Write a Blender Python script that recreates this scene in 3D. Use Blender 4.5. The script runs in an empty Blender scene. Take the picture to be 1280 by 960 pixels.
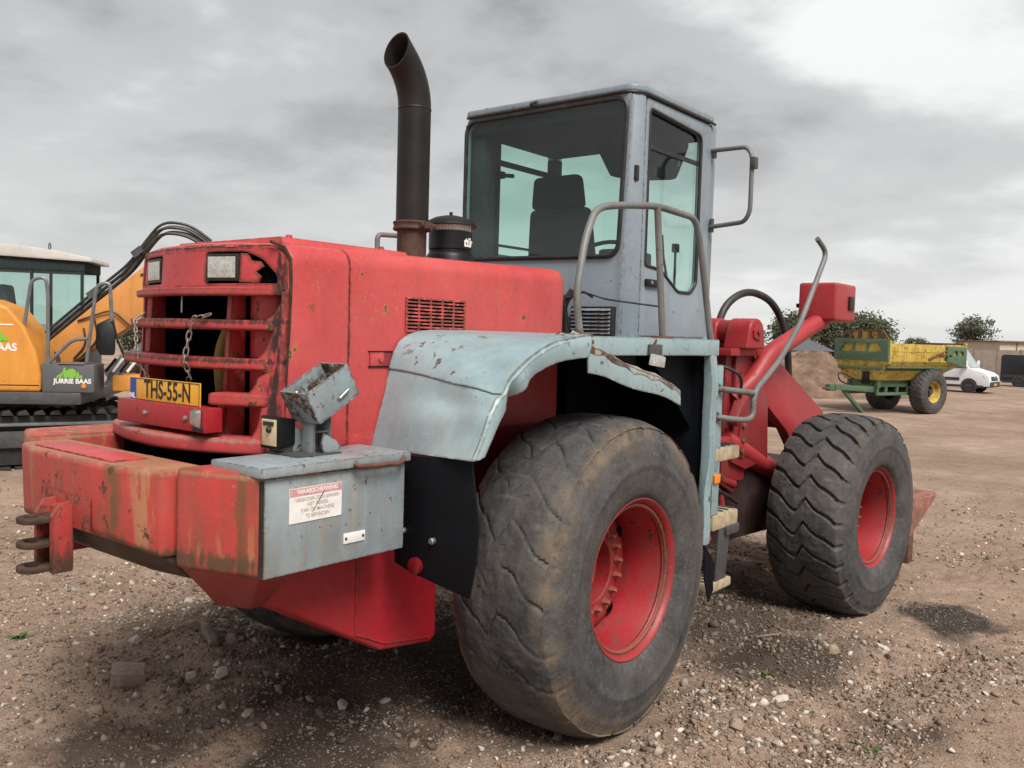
import bpy, bmesh, math, random
import numpy as np
from mathutils import Vector, Matrix
R = math.radians
random.seed(7)
rng = np.random.default_rng(11)
SC = bpy.context.scene
COL = SC.collection

# ------------------------------------------------------------------ camera
cam_d = bpy.data.cameras.new('camera')
cam = bpy.data.objects.new('camera', cam_d)
COL.objects.link(cam)
cam_d.sensor_fit = 'HORIZONTAL'
cam_d.sensor_width = 36.0
cam_d.lens = 36.0 * 1110.0 / 1280.0
cam_d.clip_start = 0.05
cam_d.clip_end = 3000
YAW, PITCH, ROLL = R(38.46), R(3.145), R(1.666)
fw = Vector((-math.sin(YAW) * math.cos(PITCH), math.cos(YAW) * math.cos(PITCH), -math.sin(PITCH)))
rt0 = Vector((math.cos(YAW), math.sin(YAW), 0))
up0 = rt0.cross(fw)
rt = rt0 * math.cos(ROLL) + up0 * math.sin(ROLL)
up = rt.cross(fw)
M = Matrix((rt, up, -fw)).transposed().to_4x4()
M.translation = Vector((3.105, -3.343, 1.728))
cam.matrix_world = M
SC.camera = cam

# ------------------------------------------------------------------ world: overcast sky
world = bpy.data.worlds.new('World')
SC.world = world
world.use_nodes = True
wn, wl = world.node_tree.nodes, world.node_tree.links
wn.clear()
SUN_EL, SUN_AZ = R(52), R(118)          # azimuth measured clockwise from +Y


def wnode(t, **k):
    n = wn.new(t)
    for a, v in k.items():
        setattr(n, a, v)
    return n


w_out = wnode('ShaderNodeOutputWorld')
w_bg1 = wnode('ShaderNodeBackground')
w_bg2 = wnode('ShaderNodeBackground')
w_mix = wnode('ShaderNodeMixShader')
sky = wnode('ShaderNodeTexSky', sky_type='NISHITA')
sky.sun_disc = False
sky.sun_elevation = SUN_EL
sky.sun_rotation = SUN_AZ
w_bg1.inputs['Strength'].default_value = 0.05
wl.new(sky.outputs[0], w_bg1.inputs['Color'])
tc = wnode('ShaderNodeTexCoord')
sep = wnode('ShaderNodeSeparateXYZ')
wl.new(tc.outputs['Generated'], sep.inputs[0])


def wmath(op, a, b=None, c=None, clamp=False):
    n = wn.new('ShaderNodeMath')
    n.operation = op
    n.use_clamp = clamp
    for i, v in enumerate((a, b, c)):
        if v is None:
            continue
        if isinstance(v, (int, float)):
            n.inputs[i].default_value = v
        else:
            wl.new(v, n.inputs[i])
    return n.outputs[0]


zc = wmath('MAXIMUM', sep.outputs['Z'], 0.0)
den = wmath('ADD', zc, 0.22)
cx = wmath('DIVIDE', sep.outputs['X'], den)
cy = wmath('DIVIDE', sep.outputs['Y'], den)
comb = wnode('ShaderNodeCombineXYZ')
wl.new(cx, comb.inputs[0])
wl.new(cy, comb.inputs[1])
wmap = wnode('ShaderNodeMapping')
wmap.inputs['Location'].default_value = (-17.9055, -16.5125, -0.9276)
wmap.inputs['Scale'].default_value = (1.0, 1.0, 1.0)
wl.new(comb.outputs[0], wmap.inputs[0])
n1 = wnode('ShaderNodeTexNoise')
n1.inputs['Scale'].default_value = 0.72
n1.inputs['Detail'].default_value = 7
n1.inputs['Roughness'].default_value = 0.5
n1.inputs['Distortion'].default_value = 0.35
n2 = wnode('ShaderNodeTexNoise')
n2.inputs['Scale'].default_value = 2.6
n2.inputs['Detail'].default_value = 6
n2.inputs['Roughness'].default_value = 0.55
wl.new(wmap.outputs[0], n1.inputs['Vector'])
wl.new(wmap.outputs[0], n2.inputs['Vector'])
nn = wmath('ADD', wmath('MULTIPLY', n1.outputs[0], 0.66), wmath('MULTIPLY', n2.outputs[0], 0.34))
w_ramp = wnode('ShaderNodeValToRGB')
cr = w_ramp.color_ramp
cr.interpolation = 'EASE'
cr.elements[0].position = 0.385
cr.elements[0].color = (0.17, 0.173, 0.178, 1)
cr.elements[1].position = 0.635
cr.elements[1].color = (0.74, 0.742, 0.738, 1)
e = cr.elements.new(0.50)
e.color = (0.36, 0.363, 0.366, 1)
wl.new(nn, w_ramp.inputs[0])
# low sky is paler: a long way through bright air
hz = wmath('POWER', wmath('SUBTRACT', 1.0, zc, clamp=True), 4.0)
w_hz = wnode('ShaderNodeMix', data_type='RGBA')
wl.new(wmath('MULTIPLY', hz, 0.90), w_hz.inputs['Factor'])
wl.new(w_ramp.outputs[0], w_hz.inputs[6])
w_hz.inputs[7].default_value = (0.615, 0.617, 0.61, 1)
wl.new(w_hz.outputs[2], w_bg2.inputs['Color'])
w_bg2.inputs['Strength'].default_value = 0.45
w_mix.inputs[0].default_value = 0.96
wl.new(w_bg1.outputs[0], w_mix.inputs[1])
wl.new(w_bg2.outputs[0], w_mix.inputs[2])
wl.new(w_mix.outputs[0], w_out.inputs[0])

# ------------------------------------------------------------------ sun behind thin cloud
sun_d = bpy.data.lights.new('sun', 'SUN')
sun_d.energy = 1.5
sun_d.angle = R(28)
sun_d.color = (1.0, 0.965, 0.92)
sun = bpy.data.objects.new('sun', sun_d)
COL.objects.link(sun)
sdir = Vector((math.sin(SUN_AZ) * math.cos(SUN_EL), math.cos(SUN_AZ) * math.cos(SUN_EL), math.sin(SUN_EL)))
sun.rotation_euler = sdir.to_track_quat('Z', 'Y').to_euler()
sun.location = sdir * 30

vs = SC.view_settings
vs.view_transform = 'Standard'
vs.look = 'None'
vs.exposure = 1.6
vs.gamma = 1.0
SC.cycles.use_denoising = True
SC.cycles.max_bounces = 8
SC.cycles.transparent_max_bounces = 12
SC.cycles.use_adaptive_sampling = True

# ================================================================== material helpers


class NT:
    def __init__(s, name):
        s.m = bpy.data.materials.new(name)
        s.m.use_nodes = True
        s.t = s.m.node_tree
        s.t.nodes.clear()
        s.out = s.n('ShaderNodeOutputMaterial')
        s.tc = s.n('ShaderNodeTexCoord')
        s.co = s.tc.outputs['Object']

    def n(s, t, **k):
        x = s.t.nodes.new(t)
        for a, v in k.items():
            setattr(x, a, v)
        return x

    def l(s, a, b):
        s.t.links.new(a, b)

    def put(s, sock, v):
        if isinstance(v, (int, float)):
            sock.default_value = v
        elif isinstance(v, (tuple, list)):
            sock.default_value = (*v, 1) if len(v) == 3 and len(sock.default_value) == 4 else v
        else:
            s.l(v, sock)

    def math(s, op, a, b=None, c=None, clamp=False):
        x = s.n('ShaderNodeMath', operation=op)
        x.use_clamp = clamp
        for i, v in enumerate((a, b, c)):
            if v is not None:
                s.put(x.inputs[i], v)
        return x.outputs[0]

    def vmap(s, scale=(1, 1, 1), loc=(0, 0, 0), rot=(0, 0, 0), vec=None):
        x = s.n('ShaderNodeMapping')
        x.inputs['Scale'].default_value = scale
        x.inputs['Location'].default_value = loc
        x.inputs['Rotation'].default_value = rot
        s.l(vec or s.co, x.inputs[0])
        return x.outputs[0]

    def noise(s, scale, detail=5, rough=0.55, vec=None, dist=0.0):
        x = s.n('ShaderNodeTexNoise')
        x.inputs['Scale'].default_value = scale
        x.inputs['Detail'].default_value = detail
        x.inputs['Roughness'].default_value = rough
        x.inputs['Distortion'].default_value = dist
        s.l(vec or s.co, x.inputs['Vector'])
        return x.outputs[0]

    def voro(s, scale, feature='F1', vec=None, out='Distance', rnd=1.0):
        x = s.n('ShaderNodeTexVoronoi', feature=feature)
        x.inputs['Scale'].default_value = scale
        x.inputs['Randomness'].default_value = rnd
        s.l(vec or s.co, x.inputs['Vector'])
        return x.outputs[out]

    def ramp(s, fac, stops, interp='LINEAR'):
        x = s.n('ShaderNodeValToRGB')
        r = x.color_ramp
        r.interpolation = interp
        while len(r.elements) < len(stops):
            r.elements.new(0.5)
        for e, (p, c) in zip(r.elements, stops):
            e.position = p
            e.color = (c, c, c, 1) if isinstance(c, (int, float)) else (*c, 1)
        s.l(fac, x.inputs[0])
        return x.outputs[0]

    def step(s, fac, a, b):
        x = s.n('ShaderNodeMapRange')
        x.clamp = True
        x.inputs['From Min'].default_value = a
        x.inputs['From Max'].default_value = b
        s.l(fac, x.inputs['Value'])
        return x.outputs[0]

    def mix(s, f, a, b, blend='MIX'):
        x = s.n('ShaderNodeMix', data_type='RGBA', blend_type=blend)
        s.put(x.inputs['Factor'], f)
        s.put(x.inputs[6], a)
        s.put(x.inputs[7], b)
        return x.outputs[2]

    def bump(s, h, strength=0.3, dist=0.01, nrm=None):
        x = s.n('ShaderNodeBump')
        x.inputs['Strength'].default_value = strength
        x.inputs['Distance'].default_value = dist
        s.l(h, x.inputs['Height'])
        if nrm is not None:
            s.l(nrm, x.inputs['Normal'])
        return x.outputs[0]

    def edge(s, radius=0.008, lo=0.02, hi=0.12):
        b = s.n('ShaderNodeBevel', samples=4)
        b.inputs['Radius'].default_value = radius
        g = s.n('ShaderNodeNewGeometry')
        d = s.n('ShaderNodeVectorMath', operation='DOT_PRODUCT')
        s.l(b.outputs[0], d.inputs[0])
        s.l(g.outputs['Normal'], d.inputs[1])
        return s.step(s.math('SUBTRACT', 1.0, d.outputs['Value']), lo, hi)

    def pbr(s, color, rough=0.5, metal=0.0, nrm=None, spec=0.5, **k):
        p = s.n('ShaderNodeBsdfPrincipled')
        s.put(p.inputs['Base Color'], color)
        s.put(p.inputs['Roughness'], rough)
        s.put(p.inputs['Metallic'], metal)
        s.put(p.inputs['Specular IOR Level'], spec)
        for a, v in k.items():
            s.put(p.inputs[a], v)
        if nrm is not None:
            s.l(nrm, p.inputs['Normal'])
        s.l(p.outputs[0], s.out.inputs[0])
        return s.m


def paint(name, base, faded, chip=(0.035, 0.022, 0.016), primer=None, chips=0.5, edgewear=0.6, streak=0.0,
          rough=0.42, dirt=0.25, dirtcol=(0.10, 0.075, 0.055), scale=1.0, dent=0.15, er=0.011, pk=0.7, sk=0.0, marks=()):
    t = NT(name)
    big = t.noise(1.6 * scale, 4, 0.6)
    col = t.mix(t.step(big, 0.32, 0.66), base, faded)
    fine = t.noise(38 * scale, 4, 0.6)
    col = t.mix(t.math('MULTIPLY', t.step(fine, 0.35, 0.75), 0.16), col, tuple(min(1, c * 1.5 + 0.03) for c in faded))
    # long scratches
    sc = t.noise(3.0, 3, 0.5, vec=t.vmap((1.2, 26, 11), rot=(0.5, 0.25, 0.9)))
    col = t.mix(t.math('MULTIPLY', t.step(sc, 0.70, 0.74), 0.35), col, tuple(min(1, c * 1.25 + 0.12) for c in faded))
    # grime film
    dn = t.noise(4.5 * scale, 6, 0.65, dist=0.6)
    col = t.mix(t.math('MULTIPLY', t.step(dn, 0.45, 0.78), dirt), col, dirtcol)
    rs = t.noise(1.0, 5, 0.6, vec=t.vmap((16, 16, 0.9), loc=(3, 7, 1)))
    col = t.mix(t.math('MULTIPLY', t.step(rs, 0.48, 0.72), 0.10 + dirt * 0.5), col, dirtcol)
    if streak > 0:
        st = t.noise(1.0, 7, 0.62, vec=t.vmap((13, 13, 1.9)))
        st2 = t.math('ADD', t.noise(2.2, 3, 0.5), sk)
        sm = t.math('MULTIPLY', t.step(st, 0.44, 0.60), t.step(st2, 0.38, 0.54))
        col = t.mix(t.math('MULTIPLY', sm, streak), col, (0.16, 0.085, 0.035))
        st3 = t.noise(1.0, 7, 0.66, vec=t.vmap((20, 20, 3.4), loc=(5, 1, 2)))
        sm3 = t.math('MULTIPLY', t.step(st3, 0.555, 0.585), t.step(st2, 0.44, 0.54))
        col = t.mix(t.math('MULTIPLY', sm3, streak * 0.75), col, (0.40, 0.24, 0.095))
    if marks:
        xyz = t.n('ShaderNodeSeparateXYZ')
        t.l(t.co, xyz.inputs[0])
        gr = t.noise(1.0, 8, 0.68, vec=t.vmap((34, 34, 9), loc=(2, 8, 3)))
        for ax, c0, wd, k, mc in marks:
            dd = t.math('ABSOLUTE', t.math('SUBTRACT', xyz.outputs[ax], c0))
            near_ = t.math('SUBTRACT', 1.0, t.step(dd, wd * 0.2, wd))
            mk = t.step(t.math('ADD', gr, t.math('MULTIPLY', near_, 0.22)), 0.60, 0.70)
            col = t.mix(t.math('MULTIPLY', t.math('MULTIPLY', mk, near_), k), col, mc)
    # chips and rust, gathering along the edges
    cn = t.noise(15 * scale, 9, 0.68)
    thr = t.step(cn, 0.640 - 0.05 * chips, 0.655 - 0.05 * chips)
    pn = t.noise(2.3, 2, 0.5, vec=t.vmap(loc=(9, 3, 1)))
    mask = t.math('MULTIPLY', thr, t.step(pn, 0.46, 0.60))
    if edgewear > 0:
        ed = t.edge(er, 0.012, 0.06)
        en = t.step(t.noise(26 * scale, 6, 0.7), 0.60 - 0.16 * edgewear, 0.66 - 0.16 * edgewear)
        em = t.math('MULTIPLY', ed, en)
        mask = t.math('MAXIMUM', mask, em)
    if primer:
        wide = t.step(cn, 0.622 - 0.05 * chips, 0.636 - 0.05 * chips)
        col = t.mix(t.math('MULTIPLY', wide, t.math('MULTIPLY', t.step(pn, 0.52, 0.62), pk)), col, primer)
    rc = t.mix(t.step(t.noise(60, 3, 0.6), 0.4, 0.6), chip, (0.13, 0.05, 0.02))
    col = t.mix(mask, col, rc)
    rr = t.math('ADD', t.math('MULTIPLY', mask, 0.35), t.math('ADD', t.math('MULTIPLY', dn, 0.25), rough - 0.1), clamp=True)
    hgt = t.math('ADD', t.math('MULTIPLY', mask, -0.25), t.math('ADD', t.math('MULTIPLY', fine, 0.05), t.math('MULTIPLY', big, dent * 6)))
    return t.pbr(col, rr, 0.0, t.bump(hgt, 0.35, 0.006))


def simple(name, col, rough=0.5, metal=0.0, var=0.25, scale=12.0, bump=0.15, spec=0.5, dust=0.0, dustcol=(0.16, 0.13, 0.10)):
    t = NT(name)
    n = t.noise(scale, 5, 0.6)
    c = t.mix(t.step(n, 0.3, 0.7), tuple(v * (1 - var) for v in col), tuple(min(1, v * (1 + var)) for v in col))
    if dust > 0:
        c = t.mix(t.math('MULTIPLY', t.step(t.noise(scale * 0.35, 6, 0.65), 0.42, 0.72), dust), c, dustcol)
    return t.pbr(c, t.math('ADD', t.math('MULTIPLY', n, 0.2), rough - 0.1, clamp=True), metal, t.bump(n, bump, 0.004), spec)


def flat(name, col, rough=0.5, **k):
    t = NT(name)
    return t.pbr(col, rough, **k)


def glass(name, tint, refl_rough=0.02, dust=0.05, ior=1.5):
    t = NT(name)
    tr = t.n('ShaderNodeBsdfTransparent')
    tr.inputs[0].default_value = (*tint, 1)
    gl = t.n('ShaderNodeBsdfGlossy')
    gl.inputs['Roughness'].default_value = refl_rough
    lw = t.n('ShaderNodeLayerWeight')
    fac = t.math('ADD', t.math('MULTIPLY', t.math('POWER', lw.outputs['Facing'], 5.0), 0.92), 0.065)
    mx = t.n('ShaderNodeMixShader')
    t.l(fac, mx.inputs[0])
    t.l(tr.outputs[0], mx.inputs[1])
    t.l(gl.outputs[0], mx.inputs[2])
    df = t.n('ShaderNodeBsdfDiffuse')
    df.inputs[0].default_value = (0.45, 0.46, 0.44, 1)
    m2 = t.n('ShaderNodeMixShader')
    t.l(t.math('MULTIPLY', t.step(t.noise(3.0, 6, 0.65), 0.3, 0.8), dust), m2.inputs[0])
    t.l(mx.outputs[0], m2.inputs[1])
    t.l(df.outputs[0], m2.inputs[2])
    t.l(m2.outputs[0], t.out.inputs[0])
    return t.m


MT = {}
MT['red'] = paint('red_paint', (0.29, 0.014, 0.020), (0.39, 0.034, 0.038), primer=(0.50, 0.30, 0.06), chips=0.35, edgewear=0.75, rough=0.45, dirt=0.10)
MT['red_hood'] = paint('faded_red_hood', (0.44, 0.040, 0.043), (0.54, 0.082, 0.076), primer=(0.50, 0.30, 0.06), chips=0.35, edgewear=1.0, er=0.014, rough=0.42, dirt=0.16, dent=0.5, dirtcol=(0.20, 0.06, 0.05))
MT['red_grille'] = paint('chipped_red_grille', (0.41, 0.026, 0.032), (0.52, 0.062, 0.064), primer=(0.52, 0.33, 0.05), chips=0.75, edgewear=1.7, rough=0.45, dirt=0.14, chip=(0.012, 0.010, 0.009), er=0.02, pk=0.25, marks=(('X', 0.47, 0.055, 0.95, (0.014, 0.011, 0.010)), ('Z', 1.750, 0.022, 0.9, (0.020, 0.014, 0.012)), ('Z', 1.606, 0.022, 0.9, (0.020, 0.014, 0.012)), ('Z', 2.03, 0.03, 0.9, (0.03, 0.018, 0.014)), ('Z', 1.318, 0.018, 0.7, (0.35, 0.20, 0.16))))
MT['red_weight'] = paint('scraped_red_counterweight', (0.42, 0.032, 0.028), (0.52, 0.068, 0.056), chips=0.9, edgewear=1.2, streak=0.75, rough=0.5, dirt=0.45, sk=0.02, er=0.030, chip=(0.06, 0.035, 0.02), marks=(('X', 0.29, 0.08, 0.85, (0.16, 0.085, 0.04)), ('X', 0.42, 0.08, 0.6, (0.44, 0.29, 0.14)), ('X', 0.76, 0.045, 0.8, (0.14, 0.075, 0.035)), ('Z', 0.985, 0.060, 0.95, (0.10, 0.060, 0.034)), ('Z', 1.262, 0.016, 0.7, (0.34, 0.19, 0.10)), ('X', -0.30, 0.07, 0.5, (0.36, 0.20, 0.11))))
MT['red_deep'] = paint('deep_red_tank', (0.33, 0.008, 0.018), (0.40, 0.016, 0.028), chips=0.8, edgewear=0.7, rough=0.36, dirt=0.12)
MT['red_frame'] = paint('dusty_red_frame', (0.20, 0.010, 0.014), (0.28, 0.020, 0.024), chips=0.4, edgewear=0.6, rough=0.42, dirt=0.35)
MT['red_rim'] = paint('red_rim', (0.27, 0.008, 0.015), (0.35, 0.018, 0.025), chips=0.9, edgewear=0.9, rough=0.45, dirt=0.8, dirtcol=(0.14, 0.06, 0.045), scale=1.6)
MT['grey'] = paint('blue_grey_cab', (0.192, 0.234, 0.270), (0.247, 0.290, 0.325), chips=0.35, edgewear=0.7, rough=0.42, dirt=0.15)
MT['teal'] = paint('pale_teal_fender', (0.215, 0.315, 0.335), (0.295, 0.39, 0.40), chips=1.1, edgewear=1.2, rough=0.36, dirt=0.14, dent=0.8)
MT['greybox'] = paint('speckled_grey_box', (0.22, 0.275, 0.295), (0.275, 0.325, 0.34), chips=0.7, edgewear=1.0, rough=0.42, dirt=0.28, scale=1.7, streak=0.25)
MT['greyrail'] = paint('worn_grey_tube', (0.115, 0.12, 0.12), (0.18, 0.185, 0.18), chips=0.9, edgewear=0, rough=0.45, dirt=0.45, dirtcol=(0.13, 0.075, 0.04), scale=2)
MT['chain'] = simple('dull_chain', (0.23, 0.19, 0.16), 0.5, 0.5, 0.4, 60, 0.2)
MT['belly'] = simple('scraped_dirty_iron', (0.055, 0.035, 0.024), 0.8, 0, 0.6, 9, 0.5, dust=0.5, dustcol=(0.17, 0.115, 0.075))
MT['rust'] = simple('rusty_steel', (0.13, 0.055, 0.03), 0.75, 0.0, 0.5, 18, 0.5)
MT['darkrust'] = simple('dark_rust', (0.055, 0.028, 0.018), 0.7, 0, 0.5, 22, 0.4)
MT['bucketrust'] = simple('rusty_red_plate', (0.27, 0.115, 0.08), 0.75, 0, 0.4, 14, 0.4, dust=0.4, dustcol=(0.20, 0.13, 0.10))
MT['grease'] = simple('greasy_dark_frame', (0.030, 0.014, 0.013), 0.6, 0, 0.5, 8, 0.3, dust=0.4, dustcol=(0.07, 0.05, 0.04))
MT['hitchpaint'] = paint('rust_worn_red_hitch', (0.34, 0.024, 0.024), (0.40, 0.05, 0.04), chips=1.5, edgewear=1.2, rough=0.55, dirt=0.6, marks=(('Z', 0.86, 0.16, 1.0, (0.075, 0.040, 0.025)),))
MT['torn'] = paint('torn_rusty_edge', (0.24, 0.31, 0.32), (0.34, 0.38, 0.36), chips=3.2, edgewear=1.6, rough=0.5, dirt=0.6, dirtcol=(0.33, 0.17, 0.06))
MT['black'] = simple('black_paint', (0.008, 0.008, 0.009), 0.42, 0, 0.3, 9, 0.1, spec=0.3)
MT['blackrub'] = simple('black_rubber_sheet', (0.004, 0.005, 0.008), 0.6, 0, 0.3, 5, 0.1, dust=0.02, spec=0.15)
MT['rimbolt'] = simple('rusty_wheel_bolt', (0.22, 0.055, 0.035), 0.6, 0.0, 0.5, 40, 0.3)
MT['rustpaint'] = paint('rusting_red_ring', (0.30, 0.045, 0.035), (0.22, 0.07, 0.045), chips=3.0, edgewear=0, rough=0.6, dirt=0.7, dirtcol=(0.16, 0.085, 0.05), scale=2)
MT['sealrust'] = simple('rusty_black_seal', (0.035, 0.020, 0.012), 0.8, 0, 0.6, 30, 0.4)
MT['void'] = flat('dark_engine_bay', (0.003, 0.003, 0.0035), 0.95, spec=0.05)  # near-black colour stands in for the deep shade of bay, holes and gaps
MT['exhaust'] = simple('sooty_exhaust', (0.011, 0.010, 0.010), 0.5, 0.1, 0.4, 7, 0.2, dust=0.3, dustcol=(0.038, 0.026, 0.020), spec=0.35)
MT['hose'] = simple('black_hose', (0.016, 0.017, 0.018), 0.5, 0, 0.3, 20, 0.1, dust=0.3)
MT['chrome'] = simple('worn_steel', (0.45, 0.44, 0.42), 0.38, 0.9, 0.3, 25, 0.2)
MT['zinc'] = simple('zinc_bolt', (0.32, 0.31, 0.29), 0.45, 0.8, 0.3, 40, 0.2)
MT['gasket'] = simple('black_gasket', (0.012, 0.012, 0.012), 0.5, 0, 0.3, 60, 0.3, dust=0.25, dustcol=(0.12, 0.09, 0.06))
MT['cabglass'] = glass('green_tinted_glass', (0.68, 0.90, 0.82), dust=0.022)
MT['doorglass'] = glass('pale_green_glass', (0.80, 0.95, 0.90), dust=0.025)
MT['lens'] = simple('clear_lamp_lens', (0.50, 0.50, 0.47), 0.18, 0.3, 0.25, 60, 0.5)
MT['warmlens'] = simple('yellowed_reflector', (0.62, 0.52, 0.34), 0.25, 0.2, 0.2, 30, 0.3)
MT['orange_lens'] = flat('orange_lens', (0.85, 0.23, 0.01), 0.25)
MT['red_lens'] = flat('red_reflector', (0.16, 0.008, 0.012), 0.3)
MT['seat'] = simple('dark_seat_fabric', (0.020, 0.024, 0.027), 0.9, 0, 0.2, 60, 0.3, spec=0.15)
MT['liner'] = simple('dark_cab_lining', (0.030, 0.042, 0.042), 0.9, 0, 0.2, 20, 0.2, spec=0.15)
MT['yellow_plate'] = simple('yellow_plate', (0.72, 0.38, 0.035), 0.35, 0, 0.10, 20, 0.05)
MT['blue'] = flat('plate_blue', (0.012, 0.06, 0.32), 0.4)
MT['ink'] = flat('black_ink', (0.012, 0.010, 0.008), 0.5)
MT['white'] = simple('white_print', (0.78, 0.77, 0.74), 0.5, 0, 0.08, 15, 0.05)
MT['sticker'] = simple('faded_white_sticker', (0.78, 0.75, 0.71), 0.6, 0, 0.10, 30, 0.1, dust=0.10, dustcol=(0.45, 0.30, 0.26))
MT['pink'] = simple('faded_pink_band', (0.60, 0.30, 0.30), 0.6, 0, 0.25, 40, 0.1)
MT['fadedink'] = flat('faded_ink', (0.56, 0.48, 0.45), 0.7)
MT['yellowhose'] = simple('yellow_pipe', (0.40, 0.27, 0.07), 0.5, 0, 0.3, 20, 0.1)
MT['woodstep'] = simple('muddy_step_tread', (0.40, 0.32, 0.20), 0.85, 0, 0.35, 22, 0.5, dust=0.4, dustcol=(0.22, 0.16, 0.10))
MT['greydark'] = simple('dark_grey_steel', (0.065, 0.068, 0.072), 0.5, 0.2, 0.25, 15, 0.2, dust=0.3)


def tyre_mat(name, band, wear):
    t = NT(name)
    sp = t.n('ShaderNodeSeparateXYZ')
    t.l(t.co, sp.inputs[0])
    r = t.math('SQRT', t.math('ADD', t.math('MULTIPLY', sp.outputs['Y'], sp.outputs['Y']), t.math('MULTIPLY', sp.outputs['Z'], sp.outputs['Z'])))
    n = t.noise(9, 7, 0.62)
    n2 = t.noise(2.2, 4, 0.6)
    n3 = t.noise(1.0, 6, 0.6, vec=t.vmap((6, 30, 30), rot=(0.3, 0.6, 0.2)))
    col = t.mix(t.step(n, 0.3, 0.72), (0.027, 0.027, 0.029), (0.078, 0.078, 0.080))
    col = t.mix(t.math('MULTIPLY', t.step(n3, 0.55, 0.8), 0.7), col, (0.165, 0.165, 0.163))
    col = t.mix(t.math('MULTIPLY', t.step(n2, 0.38, 0.70), 0.42), col, (0.125, 0.102, 0.082))
    # caked mud ring on the worn shoulder and outer wall
    a = t.step(r, band[0], band[1])
    b = t.math('SUBTRACT', 1.0, t.step(r, band[2], band[3]))
    ax = t.step(t.math('ABSOLUTE', sp.outputs['X']), wear[0], wear[1])
    mud = t.math('MULTIPLY', t.math('MULTIPLY', a, b), ax)
    mud = t.math('MULTIPLY', mud, t.step(t.noise(7.5, 8, 0.70), 0.40, 0.60))
    col = t.mix(t.math('MULTIPLY', mud, wear[2]), col, (0.175, 0.125, 0.080))
    cut = t.step(t.noise(1.0, 5, 0.6, vec=t.vmap((14, 60, 60), rot=(0.9, 0.2, 0.5))), 0.66, 0.70)
    col = t.mix(t.math('MULTIPLY', cut, 0.6), col, (0.02, 0.02, 0.021))
    fn = t.noise(70, 4, 0.6)
    col = t.mix(t.math('MULTIPLY', t.step(fn, 0.45, 0.75), 0.35), col, (0.14, 0.128, 0.116))
    h = t.math('ADD', t.math('MULTIPLY', n, 0.6), t.math('SUBTRACT', t.math('MULTIPLY', fn, 0.4), t.math('MULTIPLY', cut, 0.5)))
    return t.pbr(col, t.math('ADD', t.math('MULTIPLY', n, 0.25), 0.6), 0, t.bump(h, 0.7, 0.007), 0.3)


MT['tyre_rear'] = tyre_mat('worn_muddy_tyre', (0.56, 0.63, 0.690, 0.702), (0.17, 0.225, 0.95))
MT['tyre_front'] = tyre_mat('black_tyre', (0.62, 0.66, 0.69, 0.70), (0.20, 0.25, 0.35))

# ================================================================== geometry helpers


def fin(bm, bevel=0.0, seg=2, ang=30):
    bmesh.ops.remove_doubles(bm, verts=bm.verts, dist=1e-5)
    bmesh.ops.recalc_face_normals(bm, faces=bm.faces)
    if bevel > 0:
        es = [e for e in bm.edges if len(e.link_faces) == 2 and e.calc_face_angle(0) > R(ang)]
        if es:
            bmesh.ops.bevel(bm, geom=es, offset=bevel, segments=seg, profile=0.6, affect='EDGES', clamp_overlap=True)
    return bm


def to_mesh(bm, name, sharp=38):
    for f in bm.faces:
        f.smooth = True
    for e in bm.edges:
        if len(e.link_faces) == 2:
            e.smooth = e.calc_face_angle(0) < R(sharp)
    me = bpy.data.meshes.new(name)
    bm.to_mesh(me)
    bm.free()
    return me


def obj(name, bm, mat, parent=None, bevel=0.0, seg=2, sharp=38, mtx=None):
    fin(bm, bevel, seg)
    if mtx is not None:
        bmesh.ops.transform(bm, matrix=mtx, verts=bm.verts)
    me = to_mesh(bm, name, sharp)
    me.materials.append(MT[mat] if isinstance(mat, str) else mat)
    o = bpy.data.objects.new(name, me)
    COL.objects.link(o)
    o.parent = parent
    return o


def inst(name, me, parent, loc=(0, 0, 0), rot=(0, 0, 0), scale=(1, 1, 1)):
    o = bpy.data.objects.new(name, me)
    COL.objects.link(o)
    o.parent = parent
    o.location = loc
    o.rotation_euler = rot
    o.scale = scale
    return o


def empty(name, loc=(0, 0, 0), rz=0.0, label=None, cat=None, group=None):
    o = bpy.data.objects.new(name, None)
    COL.objects.link(o)
    o.location = loc
    o.rotation_euler = (0, 0, rz)
    tag(o, label, cat, group)
    return o


def tag(o, label=None, cat=None, group=None, kind=None):
    if label:
        o['label'] = label
    if cat:
        o['category'] = cat
    if group:
        o['group'] = group
    if kind:
        o['kind'] = kind
    return o


def NB():
    return bmesh.new()


def box(bm, x0, x1, y0, y1, z0, z1):
    v = [bm.verts.new(p) for p in ((x0, y0, z0), (x1, y0, z0), (x1, y1, z0), (x0, y1, z0), (x0, y0, z1), (x1, y0, z1), (x1, y1, z1), (x0, y1, z1))]
    for f in ((0, 3, 2, 1), (4, 5, 6, 7), (0, 1, 5, 4), (1, 2, 6, 5), (2, 3, 7, 6), (3, 0, 4, 7)):
        bm.faces.new([v[i] for i in f])
    return bm


def B(x0, x1, y0, y1, z0, z1):
    return box(NB(), x0, x1, y0, y1, z0, z1)


def hexa(bm, a, b):
    """solid between two quads (lists of 4 points)"""
    va = [bm.verts.new(p) for p in a]
    vb = [bm.verts.new(p) for p in b]
    bm.faces.new(va[::-1])
    bm.faces.new(vb)
    for i in range(len(a)):
        j = (i + 1) % len(a)
        bm.faces.new((va[i], va[j], vb[j], vb[i]))
    return bm


def prism(bm, pts, axis, a, b):
    def P(p, t):
        return {'x': (t, p[0], p[1]), 'y': (p[0], t, p[1]), 'z': (p[0], p[1], t)}[axis]
    return hexa(bm, [P(p, a) for p in pts], [P(p, b) for p in pts])


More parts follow.
